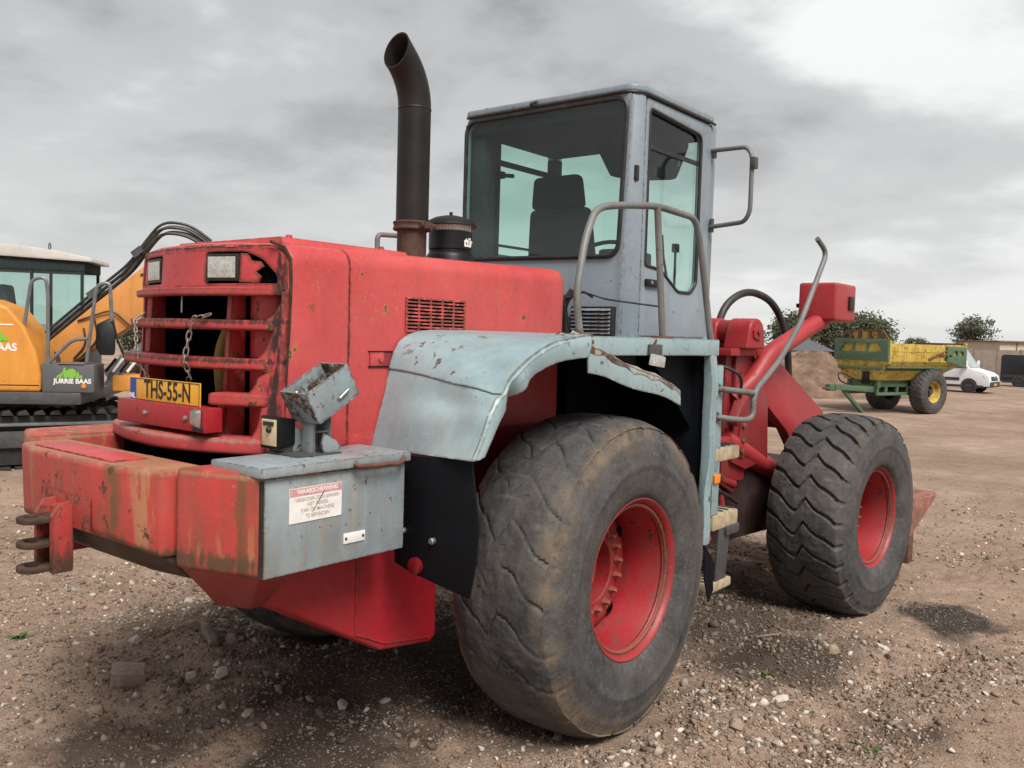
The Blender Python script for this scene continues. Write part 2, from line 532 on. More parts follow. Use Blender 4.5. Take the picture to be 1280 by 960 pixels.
def plate(bm, pts, th):
    """polygon of 3D points made thick by the vector th"""
    th = Vector(th)
    return hexa(bm, [Vector(p) for p in pts], [Vector(p) + th for p in pts])


def fillet(pts, r, n=5):
    pts = [Vector(p) for p in pts]
    out = [pts[0]]
    for i in range(1, len(pts) - 1):
        a, b, c = pts[i - 1], pts[i], pts[i + 1]
        rr = min(r, (a - b).length * 0.48, (c - b).length * 0.48)
        p, q = b + (a - b).normalized() * rr, b + (c - b).normalized() * rr
        for k in range(n + 1):
            t = k / n
            out.append(p * (1 - t) ** 2 + b * 2 * t * (1 - t) + q * t * t)
    out.append(pts[-1])
    return out


def tube(bm, pts, r, seg=10, cap=True, radii=None, closed=False):
    pts = [Vector(p) for p in pts]
    n = len(pts)
    rings = []
    nrm = None
    for i, p in enumerate(pts):
        if closed:
            d = (pts[(i + 1) % n] - pts[i - 1]).normalized()
        else:
            d = (pts[min(i + 1, n - 1)] - pts[max(i - 1, 0)]).normalized()
        if nrm is None:
            nrm = d.orthogonal().normalized()
        nrm = (nrm - d * nrm.dot(d)).normalized()
        bn = d.cross(nrm)
        rr = radii[i] if radii else r
        rings.append([bm.verts.new(p + (nrm * math.cos(a) + bn * math.sin(a)) * rr) for a in (2 * math.pi * k / seg for k in range(seg))])
    m = n if closed else n - 1
    for i in range(m):
        A, C = rings[i], rings[(i + 1) % n]
        for k in range(seg):
            bm.faces.new((A[k], A[(k + 1) % seg], C[(k + 1) % seg], C[k]))
    if cap and not closed:
        bm.faces.new(rings[0][::-1])
        bm.faces.new(rings[-1])
    return bm


def lathe(bm, prof, axis='z', c=(0, 0, 0), seg=32, closed=False, cap=False):
    rings = []
    for a, r in prof:
        ring = []
        for k in range(seg):
            t = 2 * math.pi * k / seg
            u, v = r * math.cos(t), r * math.sin(t)
            p = {'x': (a, u, v), 'y': (u, a, v), 'z': (u, v, a)}[axis]
            ring.append(bm.verts.new((p[0] + c[0], p[1] + c[1], p[2] + c[2])))
        rings.append(ring)
    m = len(rings) if closed else len(rings) - 1
    for i in range(m):
        A, C = rings[i], rings[(i + 1) % len(rings)]
        for k in range(seg):
            bm.faces.new((A[k], A[(k + 1) % seg], C[(k + 1) % seg], C[k]))
    if cap:
        bm.faces.new(rings[0][::-1])
        bm.faces.new(rings[-1])
    return bm


def cyl(bm, p0, p1, r, seg=16):
    return tube(bm, [p0, p1], r, seg)


def loft(bm, secs, cap=False, ring=False):
    rows = [[bm.verts.new(p) for p in s] for s in secs]
    for A, C in zip(rows, rows[1:]):
        n = len(A)
        for k in range(n if ring else n - 1):
            bm.faces.new((A[k], A[(k + 1) % n], C[(k + 1) % n], C[k]))
    if cap:
        bm.faces.new(rows[0][::-1])
        bm.faces.new(rows[-1])
    return bm


def thicken(bm, th):
    """give a sheet thickness"""
    bmesh.ops.recalc_face_normals(bm, faces=bm.faces)
    bmesh.ops.solidify(bm, geom=bm.faces[:], thickness=th)
    return bm


def panel(name, outer, holes, th, mtx, mat, parent, bev=0.003):
    """flat panel with holes; outline in 2D (u,v), mtx maps (u,v,w) to space"""
    cu = bpy.data.curves.new(name, 'CURVE')
    cu.dimensions = '2D'
    cu.fill_mode = 'BOTH'
    cu.extrude = max(th / 2 - bev, 0)
    cu.bevel_depth = bev
    cu.offset = -bev
    cu.bevel_resolution = 1
    for loop in [outer] + list(holes):
        s = cu.splines.new('POLY')
        s.points.add(len(loop) - 1)
        for p, q in zip(s.points, loop):
            p.co = (q[0], q[1], 0, 1)
        s.use_cyclic_u = True
    tmp = bpy.data.objects.new('tmp', cu)
    COL.objects.link(tmp)
    dg = bpy.context.evaluated_depsgraph_get()
    me = bpy.data.meshes.new_from_object(tmp.evaluated_get(dg))
    bpy.data.objects.remove(tmp)
    bm = NB()
    bm.from_mesh(me)
    bpy.data.meshes.remove(me)
    return obj(name, bm, mat, parent, mtx=mtx)


def frame(o, u, v):
    u, v = Vector(u).normalized(), Vector(v).normalized()
    w = u.cross(v).normalized()
    m = Matrix((u, v, w)).transposed().to_4x4()
    m.translation = Vector(o)
    return m


def rounded(pts, r, n=4):
    """round the corners of a closed 2D polygon"""
    out = []
    N = len(pts)
    for i in range(N):
        a, b, c = Vector(pts[i - 1]), Vector(pts[i]), Vector(pts[(i + 1) % N])
        rr = r[i] if isinstance(r, (list, tuple)) else r
        rr = min(rr, (a - b).length * 0.48, (c - b).length * 0.48)
        p, q = b + (a - b).normalized() * rr, b + (c - b).normalized() * rr
        for k in range(n + 1):
            t = k / n
            w = p * (1 - t) ** 2 + b * 2 * t * (1 - t) + q * t * t
            out.append((w[0], w[1]))
    return out


_txt = {}


def text_bm(s, size, bold=0.0, spacing=1.0, ext=0.0005, shear=0.0):
    cu = bpy.data.curves.new('t', 'FONT')
    cu.body = s
    cu.size = size
    cu.align_x = 'CENTER'
    cu.align_y = 'CENTER'
    cu.offset = bold
    cu.space_character = spacing
    cu.extrude = ext
    cu.shear = shear
    cu.resolution_u = 4
    tmp = bpy.data.objects.new('tmp', cu)
    COL.objects.link(tmp)
    dg = bpy.context.evaluated_depsgraph_get()
    me = bpy.data.meshes.new_from_object(tmp.evaluated_get(dg))
    bpy.data.objects.remove(tmp)
    bm = NB()
    bm.from_mesh(me)
    bpy.data.meshes.remove(me)
    return bm


def text(name, s, size, mtx, mat, parent, bold=0.0, spacing=1.0, sx=1.0, shear=0.0):
    bm = text_bm(s, size, bold, spacing, shear=shear)
    bmesh.ops.transform(bm, matrix=Matrix.Diagonal((sx, 1, 1, 1)), verts=bm.verts)
    return obj(name, bm, mat, parent, mtx=mtx)


# value noise in numpy
_lat = rng.random((256, 256))


def vnoise(x, y):
    xi, yi = np.floor(x).astype(int), np.floor(y).astype(int)
    fx, fy = x - xi, y - yi
    fx, fy = fx * fx * (3 - 2 * fx), fy * fy * (3 - 2 * fy)
    a, b = _lat[xi % 256, yi % 256], _lat[(xi + 1) % 256, yi % 256]
    c, d = _lat[xi % 256, (yi + 1) % 256], _lat[(xi + 1) % 256, (yi + 1) % 256]
    return (a * (1 - fx) + b * fx) * (1 - fy) + (c * (1 - fx) + d * fx) * fy


def fbm(x, y, o=4, g=0.5):
    s, a, n = 0, 1, 0
    for k in range(o):
        s = s + a * vnoise(x * 2 ** k + 17.3 * k, y * 2 ** k + 5.1 * k)
        n += a
        a *= g
    return s / n


def np_mesh(name, v, f, mat=None):
    """f: (n,3) or (n,4) int array"""
    me = bpy.data.meshes.new(name)
    v = np.asarray(v, np.float32)
    f = np.asarray(f, np.int32)
    k = f.shape[1]
    me.vertices.add(len(v))
    me.vertices.foreach_set('co', v.ravel())
    me.loops.add(f.size)
    me.loops.foreach_set('vertex_index', f.ravel())
    me.polygons.add(len(f))
    me.polygons.foreach_set('loop_start', np.arange(0, f.size, k, dtype=np.int32))
    me.update(calc_edges=True)
    me.validate()
    if mat:
        me.materials.append(MT[mat] if isinstance(mat, str) else mat)
    return me


def link(name, me, parent=None):
    o = bpy.data.objects.new(name, me)
    COL.objects.link(o)
    o.parent = parent
    return o

# ================================================================== ground


def gbase(x, y):
    t = np.maximum(np.asarray(y, float) - 0.25 * np.asarray(x, float), 0.0)
    return -0.58 * (1 - np.exp(-t / 11.0))


WHEELS = [(0.93, 0.0), (-0.93, 0.0), (1.085, 3.03), (-0.79, 3.24)]


def ground_h(x, y):
    x = np.asarray(x, float)
    y = np.asarray(y, float)
    h = gbase(x, y)
    d = np.hypot(x - 1.0, y)
    near = np.exp(-(d / 16.0) ** 2)
    h = h + near * (0.10 * (fbm(x * 0.55 + 40, y * 0.55 + 11, 3) - 0.5) + 0.09 * (fbm(x * 2.3, y * 2.3 + 7, 4) - 0.5)
                    + 0.055 * (fbm(x * 8 + 3, y * 8, 4, 0.60) - 0.5))
    h = h + (1 - near) * 0.25 * (fbm(x * 0.12 + 60, y * 0.12 + 31, 3) - 0.5)
    # wheel ruts running along the yard and a low rib of pushed-up spoil beside the rear wheel
    for cxr, w, dep in ((1.95, 0.20, 0.06), (2.75, 0.24, 0.07), (-2.3, 0.3, 0.06)):
        xx = x + 0.25 * np.sin(y * 0.4 + cxr) - cxr
        h = h - near * dep * np.exp(-(xx / w) ** 2) * (0.5 + fbm(y * 1.3 + cxr, x * 0.7 + 3, 2))
        lug = np.clip(np.sin(2 * np.pi * (y * 5.6 + np.abs(xx) * 4.2)) * 3, -1, 1) * np.exp(-(xx / (w * 1.15)) ** 6)
        h = h + near * 0.011 * lug * np.clip(fbm(y * 0.9 + cxr * 5, x * 0.9, 3) * 3 - 1.1, 0, 1)
    h = h + 0.035 * np.exp(-((x - 1.42) / 0.22) ** 2 - ((y - 0.35) / 0.75) ** 2) * (0.4 + fbm(x * 7, y * 7 + 90, 3))
    h = h + 0.05 * np.exp(-((x + 0.9) / 0.55) ** 2 - ((y + 0.75) / 0.28) ** 2) * (0.3 + fbm(x * 6 + 9, y * 6, 3))
    # level seats under the tyres
    for wx, wy in WHEELS:
        k = np.exp(-(((x - wx) / 0.36) ** 4 + ((y - wy) / 0.34) ** 4))
        h = h * (1 - k) + k * (gbase(wx, wy) - 0.012)
    return h


def axis_pts(lo, hi, step, far, n):
    a = np.arange(lo, hi, step)
    k = np.linspace(0, 1, n + 1)[1:]
    g = (far ** k - 1) / (far - 1)
    # smooth growth outward
    up_ = hi + np.cumsum(step * 1.085 ** np.arange(1, n + 1))
    dn_ = lo - np.cumsum(step * 1.085 ** np.arange(1, n + 1))
    return np.concatenate([dn_[::-1], a, up_])


gx = axis_pts(-4.2, 4.6, 0.022, 400, 88)
gy = axis_pts(-3.2, 6.0, 0.022, 400, 88)
gx = np.concatenate([[-900, -600], gx, [600, 900]])
gy = np.concatenate([[-900, -600], gy, [600, 900]])
X, Y = np.meshgrid(gx, gy, indexing='ij')
Z = ground_h(X, Y)
nx, ny = X.shape
idx = np.arange(nx * ny).reshape(nx, ny)
F = np.stack([idx[:-1, :-1], idx[1:, :-1], idx[1:, 1:], idx[:-1, 1:]], -1).reshape(-1, 4)


def dirt_mat():
    t = NT('gravelly_dirt')
    n = t.noise(0.35, 6, 0.6)
    n2 = t.noise(2.6, 7, 0.65)
    n3 = t.noise(14, 6, 0.65)
    n4 = t.noise(90, 3, 0.6)
    col = t.mix(t.step(n, 0.36, 0.66), (0.270, 0.178, 0.126), (0.460, 0.325, 0.242))
    col = t.mix(t.math('MULTIPLY', t.step(n2, 0.42, 0.70), 0.55), col, (0.155, 0.098, 0.068))
    col = t.mix(t.math('MULTIPLY', t.step(n3, 0.48, 0.72), 0.55), col, (0.48, 0.365, 0.275))
    col = t.mix(t.math('MULTIPLY', t.step(n4, 0.5, 0.8), 0.45), col, (0.50, 0.41, 0.32))
    # oily damp and coal-black patches, plus shade painted under the loader, with ragged edges
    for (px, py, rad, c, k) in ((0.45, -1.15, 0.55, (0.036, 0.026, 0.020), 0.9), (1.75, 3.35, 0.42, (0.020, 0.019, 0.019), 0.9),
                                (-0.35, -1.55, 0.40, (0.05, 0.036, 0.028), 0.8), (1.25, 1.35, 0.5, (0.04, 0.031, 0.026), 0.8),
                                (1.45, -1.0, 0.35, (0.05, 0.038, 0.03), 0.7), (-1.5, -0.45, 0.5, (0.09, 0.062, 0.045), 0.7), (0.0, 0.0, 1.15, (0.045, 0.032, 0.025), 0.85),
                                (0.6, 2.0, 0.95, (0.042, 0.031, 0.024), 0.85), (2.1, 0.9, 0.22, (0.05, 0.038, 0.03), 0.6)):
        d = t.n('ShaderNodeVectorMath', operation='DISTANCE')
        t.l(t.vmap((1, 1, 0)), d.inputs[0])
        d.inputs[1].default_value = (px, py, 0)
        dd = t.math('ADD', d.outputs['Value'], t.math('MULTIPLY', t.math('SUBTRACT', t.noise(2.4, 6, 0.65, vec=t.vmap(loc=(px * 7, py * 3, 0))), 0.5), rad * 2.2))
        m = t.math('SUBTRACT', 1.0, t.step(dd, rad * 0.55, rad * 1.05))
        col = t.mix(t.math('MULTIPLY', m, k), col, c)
    # pebbles too fine to model
    v = t.voro(75)
    vc = t.n('ShaderNodeTexVoronoi')
    vc.inputs['Scale'].default_value = 75
    t.l(t.co, vc.inputs['Vector'])
    sp = t.n('ShaderNodeSeparateColor')
    t.l(vc.outputs['Color'], sp.inputs[0])
    sel = t.math('MULTIPLY', t.step(sp.outputs[0], 0.52, 0.54), t.math('SUBTRACT', 1.0, t.step(v, 0.30, 0.42)))
    sel = t.math('MULTIPLY', sel, t.step(t.noise(1.1, 4, 0.6), 0.36, 0.60))
    pc = t.mix(sp.outputs[1], (0.20, 0.165, 0.14), (0.66, 0.59, 0.51))
    col = t.mix(t.math('MULTIPLY', sel, 0.95), col, pc)
    h = t.math('ADD', t.math('MULTIPLY', n3, 0.7), t.math('ADD', t.math('MULTIPLY', n4, 0.28), t.math('MULTIPLY', sel, 0.5)))
    h = t.math('ADD', h, t.math('MULTIPLY', t.noise(38, 5, 0.7), 0.5))
    return t.pbr(col, 0.95, 0, t.bump(h, 1.0, 0.035), 0.15)


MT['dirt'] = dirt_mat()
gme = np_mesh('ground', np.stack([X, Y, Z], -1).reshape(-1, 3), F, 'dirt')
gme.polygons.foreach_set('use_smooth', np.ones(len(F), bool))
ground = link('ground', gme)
tag(ground, 'gravelly brown dirt of the yard', 'ground', kind='structure')

# ---- loose gravel: far too many to count
IV = np.array([(1, 0, 0), (-1, 0, 0), (0, 1, 0), (0, -1, 0), (0, 0, 1), (0, 0, -1), (0.62, 0.62, 0.55), (-0.66, -0.58, 0.55)], float)
IF = np.array([(0, 2, 6), (2, 4, 6), (4, 0, 6), (2, 1, 4), (1, 3, 7), (3, 4, 7), (4, 1, 7), (3, 0, 4), (2, 0, 5), (1, 2, 5), (3, 1, 5), (0, 3, 5)])
TPL = []
for k in range(24):
    s = IV * (1 + 0.55 * (rng.random((len(IV), 1)) - 0.5)) + 0.22 * (rng.random(IV.shape) - 0.5)
    s = s * np.array([1.0, 0.55 + 0.4 * rng.random(), 0.38 + 0.35 * rng.random()])
    TPL.append(s)
SPAL = np.array([(0.62, 0.535, 0.45), (0.47, 0.365, 0.285), (0.64, 0.57, 0.49), (0.23, 0.165, 0.12), (0.35, 0.26, 0.19), (0.20, 0.145, 0.105), (0.33, 0.215, 0.16), (0.28, 0.245, 0.21), (0.26, 0.19, 0.14), (0.18, 0.13, 0.095)])


def rot_batch(n):
    q = rng.normal(size=(n, 4))
    q[:, 1:3] *= 0.35
    q /= np.linalg.norm(q, axis=1, keepdims=True)
    w, x, y, z = q.T
    return np.stack([np.stack([1 - 2 * (y * y + z * z), 2 * (x * y - z * w), 2 * (x * z + y * w)], -1),
                     np.stack([2 * (x * y + z * w), 1 - 2 * (x * x + z * z), 2 * (y * z - x * w)], -1),
                     np.stack([2 * (x * z - y * w), 2 * (y * z + x * w), 1 - 2 * (x * x + y * y)], -1)], -2)


def scatter(n, xr, yr, smin, smax, pw, thr):
    px = rng.uniform(*xr, n)
    py = rng.uniform(*yr, n)
    den_ = fbm(px * 0.9 + 50, py * 0.9 + 20, 3) + 0.25 * (fbm(px * 4, py * 4 + 8, 2) - 0.5)
    # thick beside the wheels where tyres have thrown it up
    for (cx_, cy_, rr, a) in ((1.55, 0.25, 0.5, 0.35), (1.75, -0.35, 0.5, 0.22), (-1.0, -0.9, 0.7, 0.2), (1.5, 1.5, 0.8, 0.2), (-2.8, -0.2, 1.3, 0.15), (1.15, -0.75, 0.35, 0.22)):
        den_ += a * np.exp(-((px - cx_) ** 2 + (py - cy_) ** 2) / rr ** 2)
    for (cx_, cy_, rr, a) in ((0.45, -1.15, 0.45, 0.30), (2.9, 0.7, 0.9, 0.16), (-0.3, -1.6, 0.35, 0.2)):
        den_ -= a * np.exp(-((px - cx_) ** 2 + (py - cy_) ** 2) / rr ** 2)
    keep = den_ + 0.35 * (rng.random(n) - 0.5) > thr
    edge_ = np.maximum(np.hypot((px - 0.8) / 1.1, py - 0.5) - 3.5, 0) / (0.42 * (yr[1] - yr[0]))
    keep &= rng.random(n) > np.clip(edge_ + 0.25 * (fbm(px * 0.5, py * 0.5 + 3, 2) - 0.5), 0, 1) ** 0.8
    for wx, wy in WHEELS:
        keep &= ~((abs(px - wx) < 0.30) & (abs(py - wy) < 0.25))
    px, py = px[keep], py[keep]
    s = smin + (smax - smin) * rng.random(len(px)) ** pw
    return px, py, s


def build_stones(sets):
    VV, FF, CC, off = [], [], [], 0
    for px, py, s in sets:
        n = len(px)
        pz = ground_h(px, py)
        Rm = rot_batch(n)
        k = rng.integers(0, len(TPL), n)
        base = np.stack([TPL[i] for i in k])
        v = np.einsum('nij,nkj->nki', Rm, base) * s[:, None, None]
        v[:, :, 0] += px[:, None]
        v[:, :, 1] += py[:, None]
        v[:, :, 2] += (pz + s * 0.12)[:, None]
        c = SPAL[rng.integers(0, len(SPAL), n)] * (0.55 + 0.65 * rng.random((n, 1)))
        clod = rng.random(n) < (0.32 if s.max() < 0.025 else 0.12)       # lumps of soil among the stones
        c[clod] = np.array([0.29, 0.205, 0.148]) * (0.6 + 0.6 * rng.random((clod.sum(), 1)))
        oil_shade = np.zeros(n)                                                # stones in oily patches are coated, those under the loader get painted shade
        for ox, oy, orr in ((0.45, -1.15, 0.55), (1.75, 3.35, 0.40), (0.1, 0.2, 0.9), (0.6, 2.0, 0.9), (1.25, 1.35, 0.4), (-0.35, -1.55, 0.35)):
            oil_shade = np.maximum(oil_shade, np.exp(-(((px - ox) ** 2 + (py - oy) ** 2) / orr ** 2) ** 2))
        c = c * (1 - 0.6 * oil_shade[:, None])
        VV.append(v.reshape(-1, 3))
        CC.append(np.repeat(c, len(IV), axis=0))
        FF.append((IF[None] + (np.arange(n) * len(IV) + off)[:, None, None]).reshape(-1, 3))
        off += n * len(IV)
    return np.concatenate(VV), np.concatenate(FF), np.concatenate(CC)


def stone_mat():
    t = NT('loose_stone')
    a = t.n('ShaderNodeAttribute', attribute_name='col')
    n = t.noise(60, 5, 0.65)
    c = t.mix(t.math('MULTIPLY', t.step(n, 0.4, 0.75), 0.5), a.outputs['Color'], (0.17, 0.125, 0.092))
    return t.pbr(c, 0.88, 0, t.bump(n, 0.5, 0.004), 0.3)


MT['stone'] = stone_mat()
sets = [scatter(85000, (-4.0, 3.6), (-2.6, 3.6), 0.0045, 0.011, 1.8, 0.40),
        scatter(110000, (-12, 9.0), (-2.9, 17.0), 0.008, 0.022, 2.2, 0.42),
        scatter(30000, (-11, 9.0), (-2.6, 16.0), 0.016, 0.036, 2.6, 0.46),
        scatter(7000, (-4.2, 3.6), (-2.4, 3.8), 0.013, 0.030, 1.7, 0.56),
        scatter(2600, (1.15, 2.3), (-1.0, 1.6), 0.010, 0.024, 1.6, 0.50)]
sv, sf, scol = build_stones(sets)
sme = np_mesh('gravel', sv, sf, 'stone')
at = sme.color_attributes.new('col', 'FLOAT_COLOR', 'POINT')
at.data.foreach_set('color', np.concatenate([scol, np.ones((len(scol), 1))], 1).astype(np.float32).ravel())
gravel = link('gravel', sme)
tag(gravel, 'loose gravel and pebbles strewn over the dirt', 'gravel', kind='stuff')

# ================================================================== wheel loader
LD = empty('wheel_loader', (0, 0, 0), 0, 'large red wheel loader with blue-grey cab, dented fender and black exhaust stack', 'wheel loader')


# ---- wheels (axis along local x, outer side +x)
def tyre_mesh(name, mat, Rr, W, N, depth, gw, worn, flat_z, seed):
    nt = N * 22
    hw = W / 2
    prof = []      # (x, r, tread u or None) from inner bead to outer bead
    bead, sh = 0.335, Rr - 0.045
    side = []
    for k in range(25):
        t = k / 24.0
        r = bead + (sh - bead) * t
        bulge = hw - 0.055 + 0.075 * math.sin(math.pi * min(1, (0.15 + 0.75 * t))) ** 0.8
        if 0.48 < t < 0.58:
            bulge += 0.006
        if 0.80 < t < 0.90:
            bulge += 0.004
        if t < 0.10:
            bulge -= 0.03 * (0.10 - t) / 0.10
        side.append((bulge, r))
    prof += [(-x, r, None) for x, r in side]
    nu = 84
    for k in range(nu + 1):
        u = -1 + 2 * k / nu
        x = u * (hw - 0.022)
        crown = Rr - 0.040 * abs(u) ** 3.2
        prof.append((x, crown, u))
    prof += [(x, r, None) for x, r in side[::-1]]
    prof = np.array([(a, b, -9 if c is None else c) for a, b, c in prof])
    th = np.linspace(0, 2 * math.pi, nt, endpoint=False)
    P, T = np.meshgrid(np.arange(len(prof)), th, indexing='ij')
    x = prof[P, 0]
    r = prof[P, 1].copy()
    u = prof[P, 2]
    tr = u > -5
    uu = np.where(tr, u, 0)
    s = np.where(uu < -0.10, 1.05 * (uu + 1), np.where(uu > 0.14, 1.05 * (uu - 0.14) + 0.40, 0.945 - (uu + 0.10) / 0.24 * 0.545))
    wob = 0.05 * np.sin(uu * 9 + seed)
    wob = wob + 0.10 * worn * (fbm(T * 3.1 + seed * 3, uu * 2.2 + 3, 3) - 0.5) * 4
    ph = (T / (2 * math.pi) * N + s + wob) % 1.0
    w = gw * (1 + 0.9 * np.clip(abs(uu) - 0.55, 0, 1) * 2)
    g = np.clip((w / 2 + 0.025 - abs(ph - 0.5)) / 0.028, 0, 1)
    nz = fbm(T * 6 + seed, uu * 3 + 5, 3)
    dd = depth * (1 - worn * np.clip((nz - 0.35) * 3, 0, 1))
    r = r - np.where(tr, g * dd, 0)
    # blocks are uneven and cut
    r = r - np.where(tr, 0.0045 * (fbm(T * 14 + seed, uu * 6 + 9, 3) - 0.5) * 2, 0)
    # shoulder lugs reach a little down the side wall
    shm = (~tr) & (prof[P, 1] > sh - 0.05)
    ph2 = (T / (2 * math.pi) * N + np.where(x > 0, 1.303, 0.0) + 0.0) % 1.0
    g2 = np.clip((gw * 0.8 + 0.035 - abs(ph2 - 0.5)) / 0.05, 0, 1)
    x = x - np.where(shm, np.sign(x) * g2 * min(depth, 0.018) * (1 - worn) * 0.9, 0)
    y = r * np.sin(T)
    z = r * np.cos(T)
    # the tyre sags where it carries the weight
    low = np.clip((-z - (flat_z - 0.16)) / 0.16, 0, 1)
    x = x * (1 + 0.055 * low ** 2)
    z = np.maximum(z, -flat_z)
    v = np.stack([x, y, z], -1).reshape(-1, 3)
    m, n = x.shape
    idx_ = np.arange(m * n).reshape(m, n)
    nxt = np.roll(idx_, -1, axis=1)
    f = np.stack([idx_[:-1], idx_[1:], nxt[1:], nxt[:-1]], -1).reshape(-1, 4)
    me = np_mesh(name, v, f, mat)
    bm = NB()
    bm.from_mesh(me)
    bmesh.ops.recalc_face_normals(bm, faces=bm.faces)
    bpy.data.meshes.remove(me)
    me = to_mesh(bm, name, 42)
    me.materials.append(MT[mat])
    return me


ME_TR = tyre_mesh('tyre', 'tyre_rear', 0.705, 0.50, 23, 0.011, 0.036, 0.60, 0.690, 1.0)
ME_TF = tyre_mesh('tyre', 'tyre_front', 0.70, 0.53, 28, 0.026, 0.11, 0.08, 0.675, 4.0)


def mesh_of(name, bm, mat, bevel=0.0, sharp=38):
    fin(bm, bevel)
    me = to_mesh(bm, name, sharp)
    me.materials.append(MT[mat])
    return me


bm = NB()   # barrel and flange, outer side +x ; flange plane at x=+0.22
lathe(bm, [(0.205, 0.330), (0.222, 0.334), (0.236, 0.346), (0.240, 0.352), (0.238, 0.358), (0.230, 0.357), (0.226, 0.350), (0.214, 0.338),
           (0.206, 0.318), (0.196, 0.312), (0.186, 0.316), (0.176, 0.312), (0.10, 0.300), (0.06, 0.292), (0.02, 0.290), (-0.03, 0.288),
           (-0.035, 0.296), (0.0, 0.302), (0.10, 0.312), (0.17, 0.325)], 'x', seg=72, closed=True)
ME_RIM = mesh_of('rim', bm, 'red_rim', 0)
bm = NB()   # disc with its recessed middle
lathe(bm, [(-0.028, 0.2885), (-0.010, 0.287), (0.010, 0.272), (0.022, 0.245), (0.026, 0.225), (0.026, 0.150), (0.020, 0.143), (-0.050, 0.138), (-0.058, 0.130), (-0.040, 0.06), (-0.030, 0.002),
           (-0.22, 0.002), (-0.22, 0.17), (-0.05, 0.18), (-0.04, 0.288)], 'x', seg=56)
ME_DISC = mesh_of('wheel', bm, 'red_rim', 0)
bm = NB()
lathe(bm, [(-0.01, 0.0005), (-0.01, 0.020), (0.006, 0.020), (0.008, 0.0155), (0.022, 0.0145), (0.034, 0.009), (0.034, 0.0005)], 'x', seg=6)
ME_BOLT = mesh_of('bolt', bm, 'rimbolt', 0)
bm = NB()
tube(bm, [(0.207, 0.3225 * math.cos(t), 0.3225 * math.sin(t)) for t in (2 * math.pi * k / 64 for k in range(64))], 0.0085, 8, closed=True)
ME_LOCK = mesh_of('lock_ring', bm, 'rustpaint', 0)
bm = NB()
lathe(bm, [(0.0, 0.028), (0.002, 0.028), (0.002, 0.0005)], 'x', seg=14)
ME_HOLE = mesh_of('hand_hole', bm, 'void', 0)

FRONT_YAW = -0.097


def wheel(loc, rz, tyre_me, bolts):
    w = inst('wheel', ME_DISC, LD, loc, (0, 0, rz))
    inst('rim', ME_RIM, w)
    inst('lock_ring', ME_LOCK, w)
    inst('tyre', tyre_me, w, rot=(random.random() * 0, 0, 0))
    if bolts:
        for k in range(16):
            a = 2 * math.pi * k / 16 + 0.1
            inst('bolt', ME_BOLT, w, (0.026, 0.182 * math.cos(a), 0.182 * math.sin(a)))
        for k in range(4):
            a = 2 * math.pi * k / 4 + 0.62
            inst('hand_hole', ME_HOLE, w, (0.0215, 0.247 * math.cos(a), 0.247 * math.sin(a)), (0, 0, 0))
    return w


wheel((0.93, 0, 0.68), 0, ME_TR, True)
wheel((-0.93, 0, 0.68), math.pi, ME_TR, False)
FM = Matrix.Translation((0, 1.5, -0.13)) @ Matrix.Rotation(FRONT_YAW, 4, 'Z')
p = FM @ Vector((0.915, 1.645, 0.67))
wheel(p, FRONT_YAW, ME_TF, True)
p = FM @ Vector((-0.915, 1.645, 0.67))
wheel(p, FRONT_YAW + math.pi, ME_TF, False)

# ---- chassis and axles
bm = NB()
box(bm, -0.42, 0.42, -1.02, 1.35, 0.62, 1.28)
obj('chassis', bm, 'red_frame', LD, 0.01)
bm = NB()
tube(bm, [(-0.85, 0, 0.68), (-0.5, 0, 0.68), (-0.25, 0, 0.68), (0, 0, 0.68), (0.25, 0, 0.68), (0.5, 0, 0.68), (0.85, 0, 0.68)], 0.15, 18, radii=[0.13, 0.13, 0.16, 0.24, 0.16, 0.13, 0.13])
obj('rear_axle', bm, 'red_frame', LD)
bm = NB()
tube(bm, [(x, 1.645, 0.67) for x in (-0.85, -0.5, -0.25, 0, 0.25, 0.5, 0.85)], 0.15, 18, radii=[0.13, 0.13, 0.16, 0.24, 0.16, 0.13, 0.13])
obj('front_axle', bm, 'red_frame', LD, mtx=FM)
obj('engine_side_panel', B(0.43, 0.495, -1.04, 0.36, 0.95, 1.72), 'red_frame', LD, 0.006)
obj('engine_side_panel', B(-0.488, -0.43, -1.04, 0.10, 0.95, 1.72), 'red_frame', LD, 0.006)

# ---- hood
HW = 0.50


def hood_section(y, inset=0.0, top=2.035, r=0.075, zb=1.30, bow=0.0):
    w = HW - inset
    pts = [(w, zb), (w, 1.45), (w, 1.65), (w, top - r)]
    for k in range(1, 8):
        a = math.pi / 2 * k / 8
        pts.append((w - r + r * math.cos(a), top - r + r * math.sin(a)))
    pts += [(w - r, top), (w * 0.5, top + 0.006), (0, top + 0.008)]
    full = pts + [(-x, z) for x, z in pts[:-1][::-1]]
    return [(x, y + bow * (x * x - HW * HW), z) for x, z in full]


